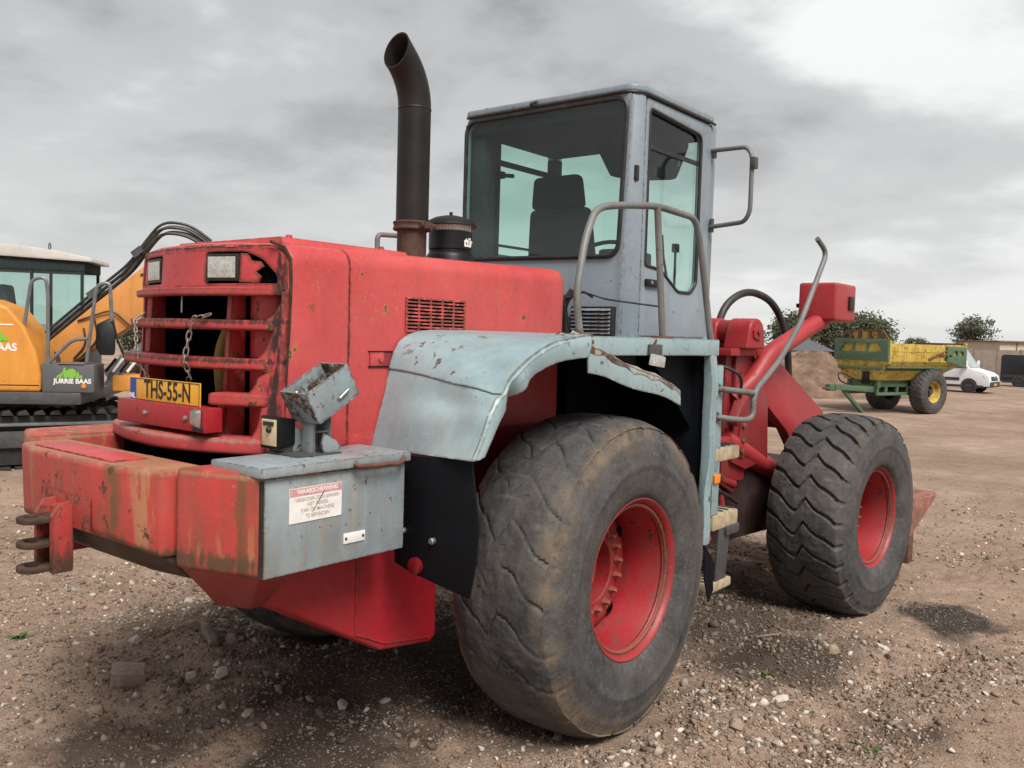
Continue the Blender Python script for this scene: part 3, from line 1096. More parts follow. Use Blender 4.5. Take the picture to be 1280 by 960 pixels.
bm = loft(NB(), [hood_section(-1.071, 0, 2.040), hood_section(-0.7, 0, 2.048), hood_section(-0.2, 0, 2.058), hood_section(0.30, 0, 2.068), hood_section(0.335, 0.004, 2.066), hood_section(0.35, 0.016, 2.056)])
bm.faces.new([v for v in bm.verts if abs(v.co.y - 0.35) < 1e-6])
hood = obj('hood', thicken(bm, 0.006), 'red_hood', LD)
bm = loft(NB(), [hood_section(-1.352, 0.016, 2.016, 0.07, 1.275, 0.4), hood_section(-1.348, 0.006, 2.026, 0.07, 1.275, 0.4), hood_section(-1.330, 0.0, 2.034, 0.075, 1.275, 0.4), hood_section(-1.25, 0, 2.037, 0.075, 1.28, 0.2), hood_section(-1.077, 0, 2.040, 0.075, 1.29)])
obj('rear_hood_shell', thicken(bm, 0.006), 'red_hood', LD)
bm = loft(NB(), [hood_section(-1.10, 0.012, 2.028), hood_section(-1.04, 0.012, 2.028)])
obj('hood_seam_strip', thicken(bm, 0.003), 'void', LD)
bm = NB()
prism(bm, [(-0.36, 2.040), (-0.34, 2.072), (0.34, 2.072), (0.36, 2.040)], 'y', -1.28, -0.62)
obj('hood_top_cover', bm, 'red_hood', LD, 0.008)
for x, y in ((0.29, -1.20), (0.29, -0.72)):
    bm = NB()
    lathe(bm, [(2.065, 0.013), (2.084, 0.013), (2.088, 0.008), (2.088, 0.0005)], 'z', (x, y, 0), 6)
    obj('bolt', bm, 'red_hood', LD)
obj('hood_sill', B(0.42, 0.508, -1.074, -0.86, 1.268, 1.325), 'red_hood', LD, 0.006)

# louvres in the hood side
LV = obj('louvre_panel', B(0.499, 0.5035, -0.772, -0.419, 1.735, 1.868), 'void', hood)
nc, nr = 5, 9
for i in range(nc + 1):
    y = -0.772 + 0.353 * i / nc
    obj('louvre_divider', B(0.500, 0.5055, y - 0.0055, y + 0.0055, 1.731, 1.872), 'red_hood', LV)
for j in range(nr + 1):
    z = 1.735 + 0.133 * j / nr
    bm = NB()
    prism(bm, [(0.500, z - 0.003), (0.5075, z - 0.004), (0.504, z + 0.003), (0.500, z + 0.003)], 'y', -0.778, -0.413)
    obj('louvre_slat', bm, 'red_hood', LV)

# side latch
LT = obj('hood_latch', B(0.501, 0.507, -0.968, -0.893, 1.590, 1.645), 'red_hood', hood, 0.002)
obj('latch_recess', B(0.499, 0.5025, -0.893, -0.848, 1.588, 1.648), 'red_frame', hood)
bm = NB()
lathe(bm, [(0.506, 0.013), (0.514, 0.012), (0.515, 0.0005)], 'x', (0, -0.913, 1.618), 14)
obj('latch_button', bm, 'red_hood', LT)
for z0, z1 in ((1.588, 1.592), (1.648, 1.652)):
    obj('latch_edge', B(0.500, 0.5055, -0.974, -0.844, z0 - 0.002, z1 - 0.002), 'void', hood)

# ---- grille at the back: the whole tail is bowed
def ytail(x, z):
    return -1.44 + 0.40 * x * x - 0.05 * (2.0 - z)


def bend_tail(o, off=0.0):
    for v in o.data.vertices:
        v.co.y += ytail(v.co.x, v.co.z) + off
    o.data.update()
    return o


def densify(o, n=2):
    bm = NB()
    bm.from_mesh(o.data)
    bmesh.ops.triangulate(bm, faces=bm.faces)
    for _ in range(n):
        bmesh.ops.subdivide_edges(bm, edges=[e for e in bm.edges if e.calc_length() > 0.06], cuts=1)
        bmesh.ops.triangulate(bm, faces=bm.faces)
    bmesh.ops.recalc_face_normals(bm, faces=bm.faces)
    for f in bm.faces:
        f.smooth = True
    for e in bm.edges:
        if len(e.link_faces) == 2:
            e.smooth = e.calc_face_angle(0) < R(38)
    bm.to_mesh(o.data)
    bm.free()
    return o


RP = frame((0, 0, 0), (1, 0, 0), (0, 0, 1))
outer = rounded([(-0.490, 1.862), (0.490, 1.862), (0.490, 2.028), (-0.490, 2.028)], [0.005, 0.005, 0.10, 0.10], 6)
hole_r = rounded([(0.120, 1.888), (0.455, 1.888), (0.450, 1.920), (0.39, 1.975), (0.315, 2.004), (0.120, 2.004)], 0.012, 3)
hole_l = rounded([(-0.470, 1.890), (-0.205, 1.890), (-0.205, 2.000), (-0.440, 2.000)], 0.008, 3)
grille = bend_tail(densify(panel('grille_panel', outer, [hole_r, hole_l], 0.022, RP, 'red_grille', LD, 0.004), 3))
bm = NB()
loft(bm, [[(x, 0.026, z) for z in (1.872, 1.94, 2.008)] for x in [-0.455 + 0.91 * k / 24 for k in range(25)]])
bend_tail(obj('lamp_recess', thicken(bm, 0.004), 'void', grille))
bm = NB()
tube(bm, [(0.440, -1.395, 2.037), (0.478, -1.362, 2.018), (0.4985, -1.350, 1.975), (0.5025, -1.349, 1.90), (0.5025, -1.352, 1.75), (0.5025, -1.360, 1.60), (0.5025, -1.366, 1.45)], 0.005, 6, radii=[0.006, 0.007, 0.007, 0.0065, 0.005, 0.004, 0.002])
obj('edge_seal', bm, 'sealrust', LD)
bm = NB()
prism(bm, [(0.288, 1.893), (0.372, 1.890), (0.382, 1.912), (0.360, 1.930), (0.392, 1.948), (0.378, 1.968), (0.335, 1.972), (0.322, 1.998), (0.288, 2.000)], 'y', -0.006, 0.002)
bend_tail(obj('torn_cover', bm, 'red_grille', grille, 0.002))
bm = NB()
prism(bm, [(-0.468, 1.890), (-0.385, 1.890), (-0.385, 2.000), (-0.440, 2.000)], 'y', -0.006, 0.002)
bend_tail(obj('torn_cover', bm, 'red_grille', grille, 0.002))


def head_lamp(x0, x1, z0, z1):
    y0, y1 = ytail(x0, z0) - 0.008, ytail(x1, z0) - 0.008
    if x0 > 0:
        y0 = y1 - 0.04
    o = obj('headlight', hexa(NB(), [(x0, y0, z0), (x1, y1, z0), (x1, y1, z1), (x0, y0, z1)], [(x0 + 0.015, y0 + 0.05, z0 + 0.01), (x1 - 0.015, y1 + 0.05, z0 + 0.01), (x1 - 0.015, y1 + 0.05, z1 - 0.01), (x0 + 0.015, y0 + 0.05, z1 - 0.01)]), 'gasket', LD, 0.004)
    bm = NB()
    loft(bm, [[(x0 + 0.012 + (x1 - x0 - 0.024) * i / 6, y0 + (y1 - y0) * (0.08 + 0.84 * i / 6) - 0.003 - 0.004 * math.sin(math.pi * i / 6) * math.sin(math.pi * j / 4), z0 + 0.012 + (z1 - z0 - 0.024) * j / 4) for i in range(7)] for j in range(5)])
    obj('lens', bm, 'lens', o)


head_lamp(0.140, 0.288, 1.897, 1.998)
head_lamp(-0.385, -0.214, 1.897, 1.995)


def bowed(bm, x0, x1, z0, z1, y0, depth, n=22):
    zz, h = (z0 + z1) / 2, (z1 - z0) / 2
    k2 = (ytail(0.5, zz) - 0.006 - y0) / 0.25
    secs = []
    for i in range(n + 1):
        x = x0 + (x1 - x0) * i / n
        y = y0 + (0.40 if x < 0 else k2) * x * x
        d = depth
        secs.append([(x, y + d, zz - h * 0.8), (x, y + 0.010, zz - h), (x, y, zz - h * 0.72), (x, y, zz + h * 0.70), (x, y + 0.012, zz + h), (x, y + d, zz + h * 1.05)])
    return loft(bm, secs, True, True)


obj('grille_ledge', bowed(NB(), -0.525, 0.495, 1.842, 1.874, -1.478, 0.07), 'red_grille', LD, 0.003)
obj('grille_bar', bowed(NB(), -0.53, 0.47, 1.716, 1.755, -1.503, 0.085), 'red_grille', LD, 0.004)
obj('grille_bar', bowed(NB(), -0.53, 0.46, 1.572, 1.614, -1.532, 0.09), 'red_grille', LD, 0.004)
obj('grille_bar', bowed(NB(), 0.235, 0.45, 1.440, 1.488, -1.545, 0.09), 'red_grille', LD, 0.004)
obj('grille_lip', bowed(NB(), -0.54, 0.497, 1.268, 1.326, -1.578, 0.13), 'red_grille', LD, 0.006)


def arc(cxa, cza, r, a0, a1, n=5):
    return [(cxa + r * math.cos(R(a0 + (a1 - a0) * k / n)), cza + r * math.sin(R(a0 + (a1 - a0) * k / n))) for k in range(n + 1)]


# scalloped right stile
st = [(0.495, 1.862), (0.478, 1.862), (0.473, 1.80)]
st += arc(0.40, 1.823, 0.068, -10, -85) + [(0.375, 1.752), (0.375, 1.722), (0.452, 1.716)]
st += arc(0.34, 1.700, 0.100, -10, -85) + [(0.32, 1.604), (0.32, 1.574), (0.435, 1.568)]
st += arc(0.31, 1.565, 0.092, -10, -85) + [(0.28, 1.476), (0.28, 1.446), (0.420, 1.440)]
st += arc(0.31, 1.405, 0.105, -10, -80) + [(0.28, 1.302), (0.28, 1.276), (0.495, 1.276)]
bend_tail(densify(panel('grille_stile', st, [], 0.034, RP, 'red_grille', LD, 0.007), 2))
bend_tail(densify(panel('grille_stile', [(-0.495, 1.862), (-0.495, 1.28), (-0.455, 1.28), (-0.455, 1.862)], [], 0.034, RP, 'red_grille', LD, 0.006), 2), 0.015)
for x0, x1, y0 in ((0.180, 0.212, -1.392), (-0.440, -0.395, -1.365)):
    obj('grille_post', hexa(NB(), [(x0, y0 - 0.03, 1.29), (x1, y0 - 0.03, 1.29), (x1, y0 + 0.06, 1.29), (x0, y0 + 0.06, 1.29)], [(x0, y0, 1.87), (x1, y0, 1.87), (x1, y0 + 0.06, 1.87), (x0, y0 + 0.06, 1.87)]), 'red_grille', LD, 0.004)
bm = NB()
loft(bm, [[(0.300 + 0.085 * math.cos(a), -1.29 - 0.06 * math.sin(a), z) for a in (math.pi * k / 12 for k in range(13))] for z in (1.28, 1.87)])
obj('side_column', thicken(bm, 0.004), 'red_grille', LD)
obj('radiator', B(-0.47, 0.47, -1.10, -1.07, 0.95, 1.98), 'void', LD)
for x0, x1 in ((-0.492, -0.475), (0.475, 0.490)):  # added near-black liners keep the bay behind the grille dark
    obj('shade_liner', B(x0, x1, -1.325, -1.07, 1.0, 1.98), 'void', LD)
obj('shade_liner', B(-0.47, 0.47, -1.31, -1.07, 1.93, 1.95), 'void', LD)
obj('shade_liner', B(-0.47, 0.47, -1.31, -1.07, 1.16, 1.18), 'void', LD)
bm = NB()
tube(bm, fillet([(-0.06, -1.20, 1.78), (-0.06, -1.27, 1.62), (-0.03, -1.28, 1.50), (-0.04, -1.24, 1.30)], 0.08), 0.024, 12)
obj('coolant_pipe', bm, 'yellowhose', LD)
bm = NB()
tube(bm, [(-0.15, -1.38, 1.88), (-0.152, -1.38, 1.78)], 0.004, 6)
obj('broken_wire', bm, 'chrome', LD)


def chain(pts, n, name='chain'):
    pts = [Vector(p) for p in pts]
    ln = [0]
    for a, b in zip(pts, pts[1:]):
        ln.append(ln[-1] + (b - a).length)
    bm = NB()
    for i in range(n):
        s = ln[-1] * (i + 0.5) / n
        k = max(j for j in range(len(ln) - 1) if ln[j] <= s)
        t = (s - ln[k]) / (ln[k + 1] - ln[k])
        c = pts[k].lerp(pts[k + 1], t)
        d = (pts[k + 1] - pts[k]).normalized()
        u = d.orthogonal().normalized()
        q = d.cross(u)
        if i % 2:
            u = q
        L_ = ln[-1] / n * 0.64
        w = L_ * 0.42
        loop = []
        for m in range(16):
            a = 2 * math.pi * m / 16
            sx = math.cos(a)
            loop.append(c + d * (L_ * (abs(sx) ** 0.6) * (1 if sx > 0 else -1)) + u * (w * math.sin(a)))
        tube(bm, loop, 0.0030, 6, closed=True)
    return obj(name, bm, 'chain', LD)


chain([(0.215, -1.488, 1.772), (0.15, -1.512, 1.752), (0.125, -1.516, 1.70), (0.125, -1.535, 1.60), (0.12, -1.51, 1.545), (0.05, -1.48, 1.47)], 13)
chain([(-0.36, -1.42, 1.775), (-0.36, -1.462, 1.745), (-0.28, -1.50, 1.63), (-0.22, -1.50, 1.55), (-0.14, -1.49, 1.44)], 19)

# number plate in its box
PB = obj('plate_box', B(-0.330, 0.282, -1.552, -1.475, 1.344, 1.434), 'red_deep', LD, 0.006)
for x in (-0.115, 0.165):
    bm = NB()
    lathe(bm, [(-1.550, 0.011), (-1.558, 0.011), (-1.562, 0.006), (-1.562, 0.0005)], 'y', (x, 0, 1.390), 8)
    obj('bolt', bm, 'zinc', PB)
bm = NB()
hexa(bm, [(0.225, -1.556, 1.362), (0.270, -1.556, 1.360), (0.272, -1.556, 1.430), (0.228, -1.556, 1.432)], [(0.230, -1.578, 1.378), (0.258, -1.572, 1.368), (0.262, -1.570, 1.418), (0.236, -1.580, 1.424)])
obj('broken_lamp', bm, 'chrome', PB, 0.005)
obj('broken_lamp_base', B(0.218, 0.278, -1.560, -1.552, 1.348, 1.366), 'gasket', PB, 0.003)
PLT = obj('number_plate', B(-0.262, 0.226, -1.534, -1.528, 1.4325, 1.521), 'yellow_plate', LD, 0.002)
PF = frame((0.006, -1.5352, 1.4765), (1, 0, 0), (0, 0, 1))
text('lettering', 'THS-55-N', 0.097, PF, 'ink', PLT, 0.0013, 1.0, sx=0.80)
obj('plate_band', B(-0.2605, -0.217, -1.5355, -1.5335, 1.434, 1.5195), 'blue', PLT)
text('plate_letters', 'NL', 0.030, frame((-0.239, -1.5362, 1.448), (1, 0, 0), (0, 0, 1)), 'white', PLT, 0.0005)
bm = NB()
for x0, x1, z0, z1 in ((-0.215, 0.224, 1.5160, 1.5185), (-0.215, 0.224, 1.4345, 1.4370), (0.2215, 0.224, 1.4370, 1.5160)):
    box(bm, x0, x1, -1.5352, -1.5342, z0, z1)
obj('plate_border', bm, 'ink', PLT)

# ---- exhaust
EX, EY = 0.25, -0.50
rings = []
path = [((EX, EY, 2.185 + 0.1325 * k), (0, 0, 1)) for k in range(5)]
for k in range(1, 11):
    a = R(47) * k / 10
    path.append(((EX, EY - 0.27 * (1 - math.cos(a)), 2.715 + 0.27 * math.sin(a)), (0, -math.sin(a), math.cos(a))))
a = R(47)
tip = Vector(path[-1][0])
tdir = Vector((0, -math.sin(a), math.cos(a)))


def ex_ring(c, d, r, cut=None):
    c, d = Vector(c), Vector(d)
    u = Vector((1, 0, 0))
    v = d.cross(u)
    out = []
    for k in range(28):
        t = 2 * math.pi * k / 28
        q = c + (u * math.cos(t) + v * math.sin(t)) * r
        if cut:
            n_ = Vector(cut).normalized()
            q = q + d * (-(q - c).dot(n_) / d.dot(n_))
        out.append(q)
    return out


secs = [ex_ring(c, d, 0.073) for c, d in path]
endc = tip + tdir * 0.045
cut = (0, -0.95, 0.25)
secs.append(ex_ring(endc, tdir, 0.074, cut))
secs.append(ex_ring(endc, tdir, 0.067, cut))
for c, d in path[::-1][:9]:
    secs.append(ex_ring(c, d, 0.066))
exo = obj('exhaust_stack', loft(NB(), secs, True, True), 'exhaust', LD)
bm = NB()
lathe(bm, [(1.98, 0.066), (2.185, 0.066), (2.19, 0.060)], 'z', (EX, EY, 0), 28)
obj('exhaust_sleeve', bm, 'darkrust', exo)
bm = NB()
lathe(bm, [(2.180, 0.074), (2.180, 0.081), (2.186, 0.086), (2.196, 0.082), (2.205, 0.082), (2.214, 0.086), (2.220, 0.081), (2.220, 0.074)], 'z', (EX, EY, 0), 28, True)
tube(bm, [(EX + 0.085, EY - 0.035, 2.20), (EX + 0.085, EY + 0.055, 2.20)], 0.013, 8)
box(bm, EX + 0.065, EX + 0.10, EY - 0.02, EY + 0.03, 2.186, 2.214)
obj('exhaust_clamp', bm, 'darkrust', exo)
bm = NB()
lathe(bm, [(2.710, 0.0735), (2.714, 0.0752), (2.718, 0.0735)], 'z', (EX, EY, 0), 28)
obj('weld_seam', bm, 'exhaust', exo)

# ---- air pre-cleaner
QX, QY = 0.25, -0.245
bm = NB()
lathe(bm, [(1.98, 0.112), (2.085, 0.112), (2.098, 0.104), (2.104, 0.099), (2.112, 0.100), (2.116, 0.097), (2.120, 0.102), (2.200, 0.102), (2.204, 0.094)], 'z', (QX, QY, 0), 36)
pre = obj('air_precleaner', bm, 'black', LD)
bm = NB()
lathe(bm, [(2.200, 0.090), (2.240, 0.090)], 'z', (QX, QY, 0), 36)
for k in range(36):
    a = 2 * math.pi * k / 36
    tube(bm, [(QX + 0.0915 * math.cos(a), QY + 0.0915 * math.sin(a), 2.2), (QX + 0.0915 * math.cos(a), QY + 0.0915 * math.sin(a), 2.24)], 0.0032, 5)
obj('screen', bm, 'sticker', pre)
bm = NB()
lathe(bm, [(2.236, 0.088), (2.226, 0.122), (2.231, 0.124), (2.250, 0.110), (2.268, 0.075), (2.277, 0.035), (2.279, 0.0005)], 'z', (QX, QY, 0), 40)
cyl(bm, (QX, QY, 2.275), (QX, QY, 2.295), 0.008, 8)
obj('rain_cap', bm, 'exhaust', pre)
bm = text_bm('tür', 0.060, 0.002, 0.95, 0.0006, 0.25)
for v in bm.verts:
    x, y, z = v.co
    a = R(8) + x / 0.1035
    rr = 0.1032 + z
    v.co = (QX + rr * math.cos(a), QY + rr * math.sin(a), 2.150 + y)
obj('lettering', bm, 'white', pre)

# thin rail behind the stack on the far side of the hood
bm = NB()
tube(bm, fillet([(-0.45, -0.06, 2.05), (-0.45, -0.06, 2.245), (-0.45, 0.12, 2.255), (-0.45, 0.14, 2.05)], 0.03), 0.014, 10)
obj('hood_rail', bm, 'greyrail', LD)

# ---- counterweight
bm = NB()


def cwsec(z, pts):
    return [(x, y, z) for x, y in pts]


def cwlow(pts, zm, ze):
    return [(x, y, zm + (ze - zm) * min(1, max(0, (abs(x) - 0.28) / 0.22))) for x, y in pts]


P0 = [(-0.515, -1.66), (-0.505, -1.845), (-0.285, -1.900), (0.285, -1.900), (0.505, -1.845), (0.515, -1.66)]
P1 = [(-0.51, -1.64), (-0.50, -1.838), (-0.285, -1.890), (0.285, -1.890), (0.50, -1.838), (0.51, -1.64)]
P2 = [(-0.47, -1.55), (-0.47, -1.71), (-0.28, -1.74), (0.28, -1.74), (0.47, -1.71), (0.47, -1.55)]
loft(bm, [cwlow(P1, 1.022, 0.978), cwsec(1.262, P0)], True, True)
cw = obj('counterweight', bm, 'red_weight', LD, 0.022, 3)
bm = NB()
P1b = [(x * 0.985, y + 0.012) for x, y in P1]
loft(bm, [cwsec(0.885, P2), cwsec(0.945, [(x * 0.97, y + 0.05) for x, y in P1]), cwlow(P1b, 1.024, 0.980)], True, True)
obj('belly', bm, 'belly', cw, 0.012, 2)
obj('seam_plate', B(-0.20, 0.16, -1.903, -1.897, 1.02, 1.135), 'hitchpaint', cw, 0.003)
bm = NB()
prism(bm, [(-0.36, -1.855), (0.22, -1.855), (0.22, -1.73), (-0.36, -1.73)], 'z', 1.262, 1.268)
obj('top_plate', bm, 'red_hood', cw, 0.002)
for s in (1, -1):
    fy = -1.46 if s > 0 else -1.10
    W0 = [(0.522 * s, -1.806), (0.826 * s, -1.700), (0.832 * s, fy), (0.522 * s, fy)]
    W2 = [(0.52 * s, -1.65), (0.64 * s, -1.60), (0.64 * s, -1.545), (0.52 * s, -1.545)]
    W1 = [(0.53 * s, -1.790), (0.815 * s, -1.688), (0.815 * s, -1.545), (0.53 * s, -1.545)]
    if s < 0:
        W0, W1, W2 = W0[::-1], W1[::-1], W2[::-1]
    bm = NB()
    loft(bm, [cwsec(0.950, W0), cwsec(1.276, W0)], True, True)
    wing = obj('counterweight_wing', bm, 'red_weight', LD, 0.02, 3)
    bm = NB()
    loft(bm, [cwsec(0.795, W2), cwsec(0.952, W1)], True, True)
    obj('keel', bm, 'red_frame', wing, 0.008)
# inner walls in front of the weight, seen over its back edge
obj('rear_crossbeam', B(-0.576, 0.576, -1.42, -1.40, 0.95, 1.26), 'void', LD, 0.002)
bm = NB()
lathe(bm, [(1.20, 0.03), (1.225, 0.03), (1.232, 0.02), (1.232, 0.0005)], 'z', (-0.05, -1.58, 0), 10)
obj('bolt', bm, 'red_weight', LD)
obj('weight_floor', B(-0.56, 0.56, -1.66, -1.40, 1.06, 1.09), 'void', LD)

# ---- tow hitch with three lugs
hb = NB()
box(hb, -0.100, 0.034, -1.925, -1.895, 0.876, 1.085)
hitch = obj('tow_hitch', hb, 'red_weight', LD, 0.004)
for x0, x1 in ((0.012, 0.040), (-0.105, -0.082)):
    bm = NB()
    prism(bm, [(-1.90, 0.868), (-1.968, 0.868), (-1.968, 1.065), (-1.942, 1.106), (-1.90, 1.112)], 'x', x0, x1)
    obj('hitch_cheek', bm, 'hitchpaint', hitch, 0.003)
for z in (0.884, 0.968, 1.052):
    oc = [(0.011, -1.925)] + [(-0.035 + 0.052 * math.cos(R(t)), -2.008 + 0.044 * math.sin(R(t))) for t in range(0, -181, -20)] + [(-0.081, -1.925)]
    hl = [(-0.035 + 0.027 * math.cos(R(t)), -2.006 + 0.021 * math.sin(R(t))) for t in range(0, 360, 24)]
    panel('lug', oc, [hl], 0.021, frame((0, 0, z), (1, 0, 0), (0, 1, 0)), 'darkrust', hitch, 0.004)

# ---- side tank under the box
bm = NB()
prism(bm, [(-1.56, 0.99), (-1.54, 0.80), (-0.99, 0.488), (-0.70, 0.450), (-0.672, 0.475), (-0.672, 0.99)], 'x', 0.20, 0.62)
tank = obj('side_tank', bm, 'red_deep', LD, 0.028, 3)
obj('tank_strap', B(0.622, 0.634, -1.20, -1.045, 0.925, 0.985), 'red_deep', tank, 0.003)
bm = NB()
tube(bm, [(0.622, -1.115, 0.93), (0.623, -1.118, 0.75), (0.622, -1.12, 0.585)], 0.005, 6)
tube(bm, [(0.622, -1.12, 0.585), (0.622, -0.97, 0.515), (0.622, -0.72, 0.478)], 0.005, 6)
obj('weld_seam', bm, 'red_deep', tank)
# ---- grey tool box
tb = obj('tool_box', B(0.585, 0.832, -1.690, -1.085, 0.946, 1.262), 'greybox', LD, 0.010)
lid = obj('box_lid', B(0.575, 0.850, -1.712, -1.075, 1.266, 1.300), 'greybox', tb, 0.006)
bm = NB()
tube(bm, fillet([(0.854, -1.345, 1.284), (0.868, -1.335, 1.272), (0.868, -1.14, 1.266), (0.854, -1.115, 1.284)], 0.02), 0.0085, 8)
obj('hasp', bm, 'rust', tb)
SF = frame((0.8335, -1.490, 1.166), (0, 1, 0.012), (0, 0, 1))
stk = obj('warning_sticker', B(-0.107, 0.107, -0.056, 0.056, -0.0010, 0.0010), 'sticker', tb, 0, mtx=SF)
obj('sticker_band', B(-0.106, 0.106, 0.030, 0.055, 0.0011, 0.0017), 'pink', stk, 0, mtx=SF)
for k, (s, z, sz) in enumerate((('WAARSCHUWING', 0.0425, 0.020), ('VERBODEN ZICH BINNEN', 0.018, 0.0155), ('HET BEREIK', 0.0005, 0.0165), ('VAN DE MACHINE', -0.0175, 0.0165), ('TE BEVINDEN', -0.0365, 0.0165))):
    text('lettering', s, sz, frame(SF @ Vector((0.006, z, 0.002)), (0, 1, 0.012), (0, 0, 1)), 'sticker' if k == 0 else 'fadedink', stk, 0.0003)
bm = NB()
plate(bm, [SF @ Vector(p) for p in ((-0.018, -0.030, 0.0022), (0.030, 0.036, 0.0022), (0.035, 0.038, 0.0022), (-0.012, -0.024, 0.0022))], (0.0004, 0, 0))
obj('scratch', bm, 'ink', stk)
rp = obj('reflector_plate', B(0.8325, 0.836, -1.372, -1.276, 1.008, 1.044), 'white', tb, 0.002)
for y in (-1.362, -1.286):
    bm = NB()
    lathe(bm, [(0.836, 0.006), (0.839, 0.004), (0.839, 0.0004)], 'x', (0, y, 1.026), 8)
    obj('bolt', bm, 'rust', rp)
obj('box_rear_edge', B(0.812, 0.830, -1.700, -1.690, 0.955, 1.255), 'gasket', tb)

# ---- lamp post on the box: base, gussets, tilted open housing, work light
base = obj('lamp_post', B(0.645, 0.652, -1.405, -1.335, 1.306, 1.45), 'greybox', LD, 0.002)
obj('post_plate', B(0.56, 0.735, -1.49, -1.30, 1.3005, 1.3065), 'greydark', base, 0.002)
obj('post_flange', B(0.652, 0.715, -1.408, -1.401, 1.306, 1.45), 'greybox', base, 0.002)
obj('post_flange', B(0.652, 0.715, -1.339, -1.332, 1.306, 1.45), 'greybox', base, 0.002)
obj('post_web', B(0.655, 0.710, -1.40, -1.34, 1.375, 1.381), 'greybox', base, 0.001)
for x0 in (0.625, 0.722):
    bm = NB()
    prism(bm, [(-1.465, 1.3065), (-1.465, 1.40), (-1.452, 1.412), (-1.375, 1.365), (-1.365, 1.34), (-1.375, 1.3065)] if x0 < 0.7 else [(-1.375, 1.3065), (-1.385, 1.34), (-1.375, 1.375), (-1.318, 1.345), (-1.305, 1.33), (-1.31, 1.3065)], 'x', x0, x0 + 0.008)
    obj('gusset', bm, 'greybox', base, 0.002)
# housing: u along its length, v up its depth
ho = Vector((0.612, -1.470, 1.515))
hu = Vector((0, 0.87, 0.49)).normalized()
hv = Vector((0, 0.36, -0.93))
hv = (hv - hu * hv.dot(hu)).normalized()
HL, HH, HWd = 0.195, 0.118, 0.135
hx = Vector((1, 0, 0))


def hp(a, b, c):
    return ho + hx * (HWd * a) + hu * (HL * b) + hv * (HH * c)


bm = NB()
t_ = 0.05
plate(bm, [hp(0, 0, 0), hp(0, 1, 0), hp(0, 1, 1), hp(0, 0, 1)], (0.004, 0, 0))
plate(bm, [hp(1, 0, 0), hp(1, 1, 0), hp(1, 1, 1), hp(1, 0, 1)], (0.004, 0, 0))
plate(bm, [hp(0, 0, 0), hp(1.03, 0, 0), hp(1.03, 0, 1), hp(0, 0, 1)], -hu * 0.004)
plate(bm, [hp(0, 1, 0), hp(1.03, 1, 0), hp(1.03, 1, 1), hp(0, 1, 1)], hu * 0.004)
plate(bm, [hp(0, 0, 1), hp(1.03, 0, 1), hp(1.03, 1, 1), hp(0, 1, 1)], hv * 0.004)
hs = obj('lamp_housing', bm, 'greybox', LD, 0.001)
bm = NB()
tube(bm, [hp(1.03, 0.55, 0.72), hp(1.08, 0.56, 0.72), hp(1.08, 0.80, 0.66), hp(1.03, 0.81, 0.66)], 0.006, 8)
obj('latch', bm, 'zinc', hs)
bm = NB()
bmesh.ops.create_icosphere(bm, subdivisions=2, radius=0.010, matrix=Matrix.Translation(hp(0.45, 0.08, 0.1)))
obj('rivet', bm, 'chrome', hs)
wl_ = obj('work_light', hexa(NB(), [(0.548, -1.505, 1.318), (0.652, -1.505, 1.318), (0.652, -1.505, 1.432), (0.548, -1.505, 1.432)], [(0.570, -1.425, 1.330), (0.640, -1.425, 1.330), (0.640, -1.425, 1.420), (0.570, -1.425, 1.420)]), 'black', LD, 0.008)
obj('lens', B(0.560, 0.640, -1.508, -1.503, 1.330, 1.420), 'warmlens', wl_, 0.002)
bm = NB()
bmesh.ops.create_icosphere(bm, subdivisions=2, radius=0.012, matrix=Matrix.Translation((0.605, -1.510, 1.385)))
box(bm, 0.572, 0.628, -1.511, -1.507, 1.398, 1.412)
obj('bulb_holder', bm, 'gasket', wl_)
obj('light_bracket', B(0.575, 0.635, -1.475, -1.43, 1.3065, 1.33), 'greydark', wl_, 0.004)

# ---- rubber mud flap behind the rear wheel
bm = NB()
plate(bm, [(0.700, -1.028, 1.27), (1.095, -1.028, 1.290), (1.128, -1.020, 1.05), (1.115, -1.015, 0.93), (1.085, -1.012, 0.795), (0.80, -1.012, 0.835), (0.715, -1.015, 0.86)], (0, 0.012, 0))
mf = obj('mud_flap', bm, 'blackrub', LD, 0.003)
for x, z, m, r in ((0.915, 0.975, 'zinc', 0.013), (0.765, 0.99, 'zinc', 0.012), (0.83, 0.868, 'red_lens', 0.032)):
    bm = NB()
    lathe(bm, [(-1.012, r), (-1.030, r), (-1.034, r * 0.7), (-1.034, 0.0005)], 'y', (x, 0, z), 16)
    obj('reflector' if m == 'red_lens' else 'bolt', bm, m, mf)

# ---- fender: battered sheet over the rear wheel
PIN = [(-0.958, 1.268), (-0.928, 1.362), (-0.895, 1.470), (-0.866, 1.577), (-0.828, 1.665), (-0.768, 1.712), (-0.655, 1.735), (-0.45, 1.740), (-0.22, 1.740)]
POUT = [(-1.055, 1.292), (-1.010, 1.365), (-0.965, 1.450), (-0.915, 1.528), (-0.830, 1.592), (-0.725, 1.652), (-0.600, 1.700), (-0.470, 1.722), (-0.345, 1.736)]


def resample(p, n):
    p = np.array(p)
    d = np.concatenate([[0], np.cumsum(np.hypot(*np.diff(p, axis=0).T))])
    d /= d[-1]
    # keep the parameter by index so both profiles stay matched
    q = np.linspace(0, len(p) - 1, n)
    out = []
    for t in q:
        i = min(int(t), len(p) - 2)
        f = t - i
        a = p[max(i - 1, 0)]
        b, c = p[i], p[i + 1]
        e_ = p[min(i + 2, len(p) - 1)]
        out.append(0.5 * ((2 * b) + (-a + c) * f + (2 * a - 5 * b + 4 * c - e_) * f * f + (-a + 3 * b - 3 * c + e_) * f ** 3))
    return np.array(out)


NS, NX = 49, 17
pi_, po_ = resample(PIN, NS), resample(POUT, NS)


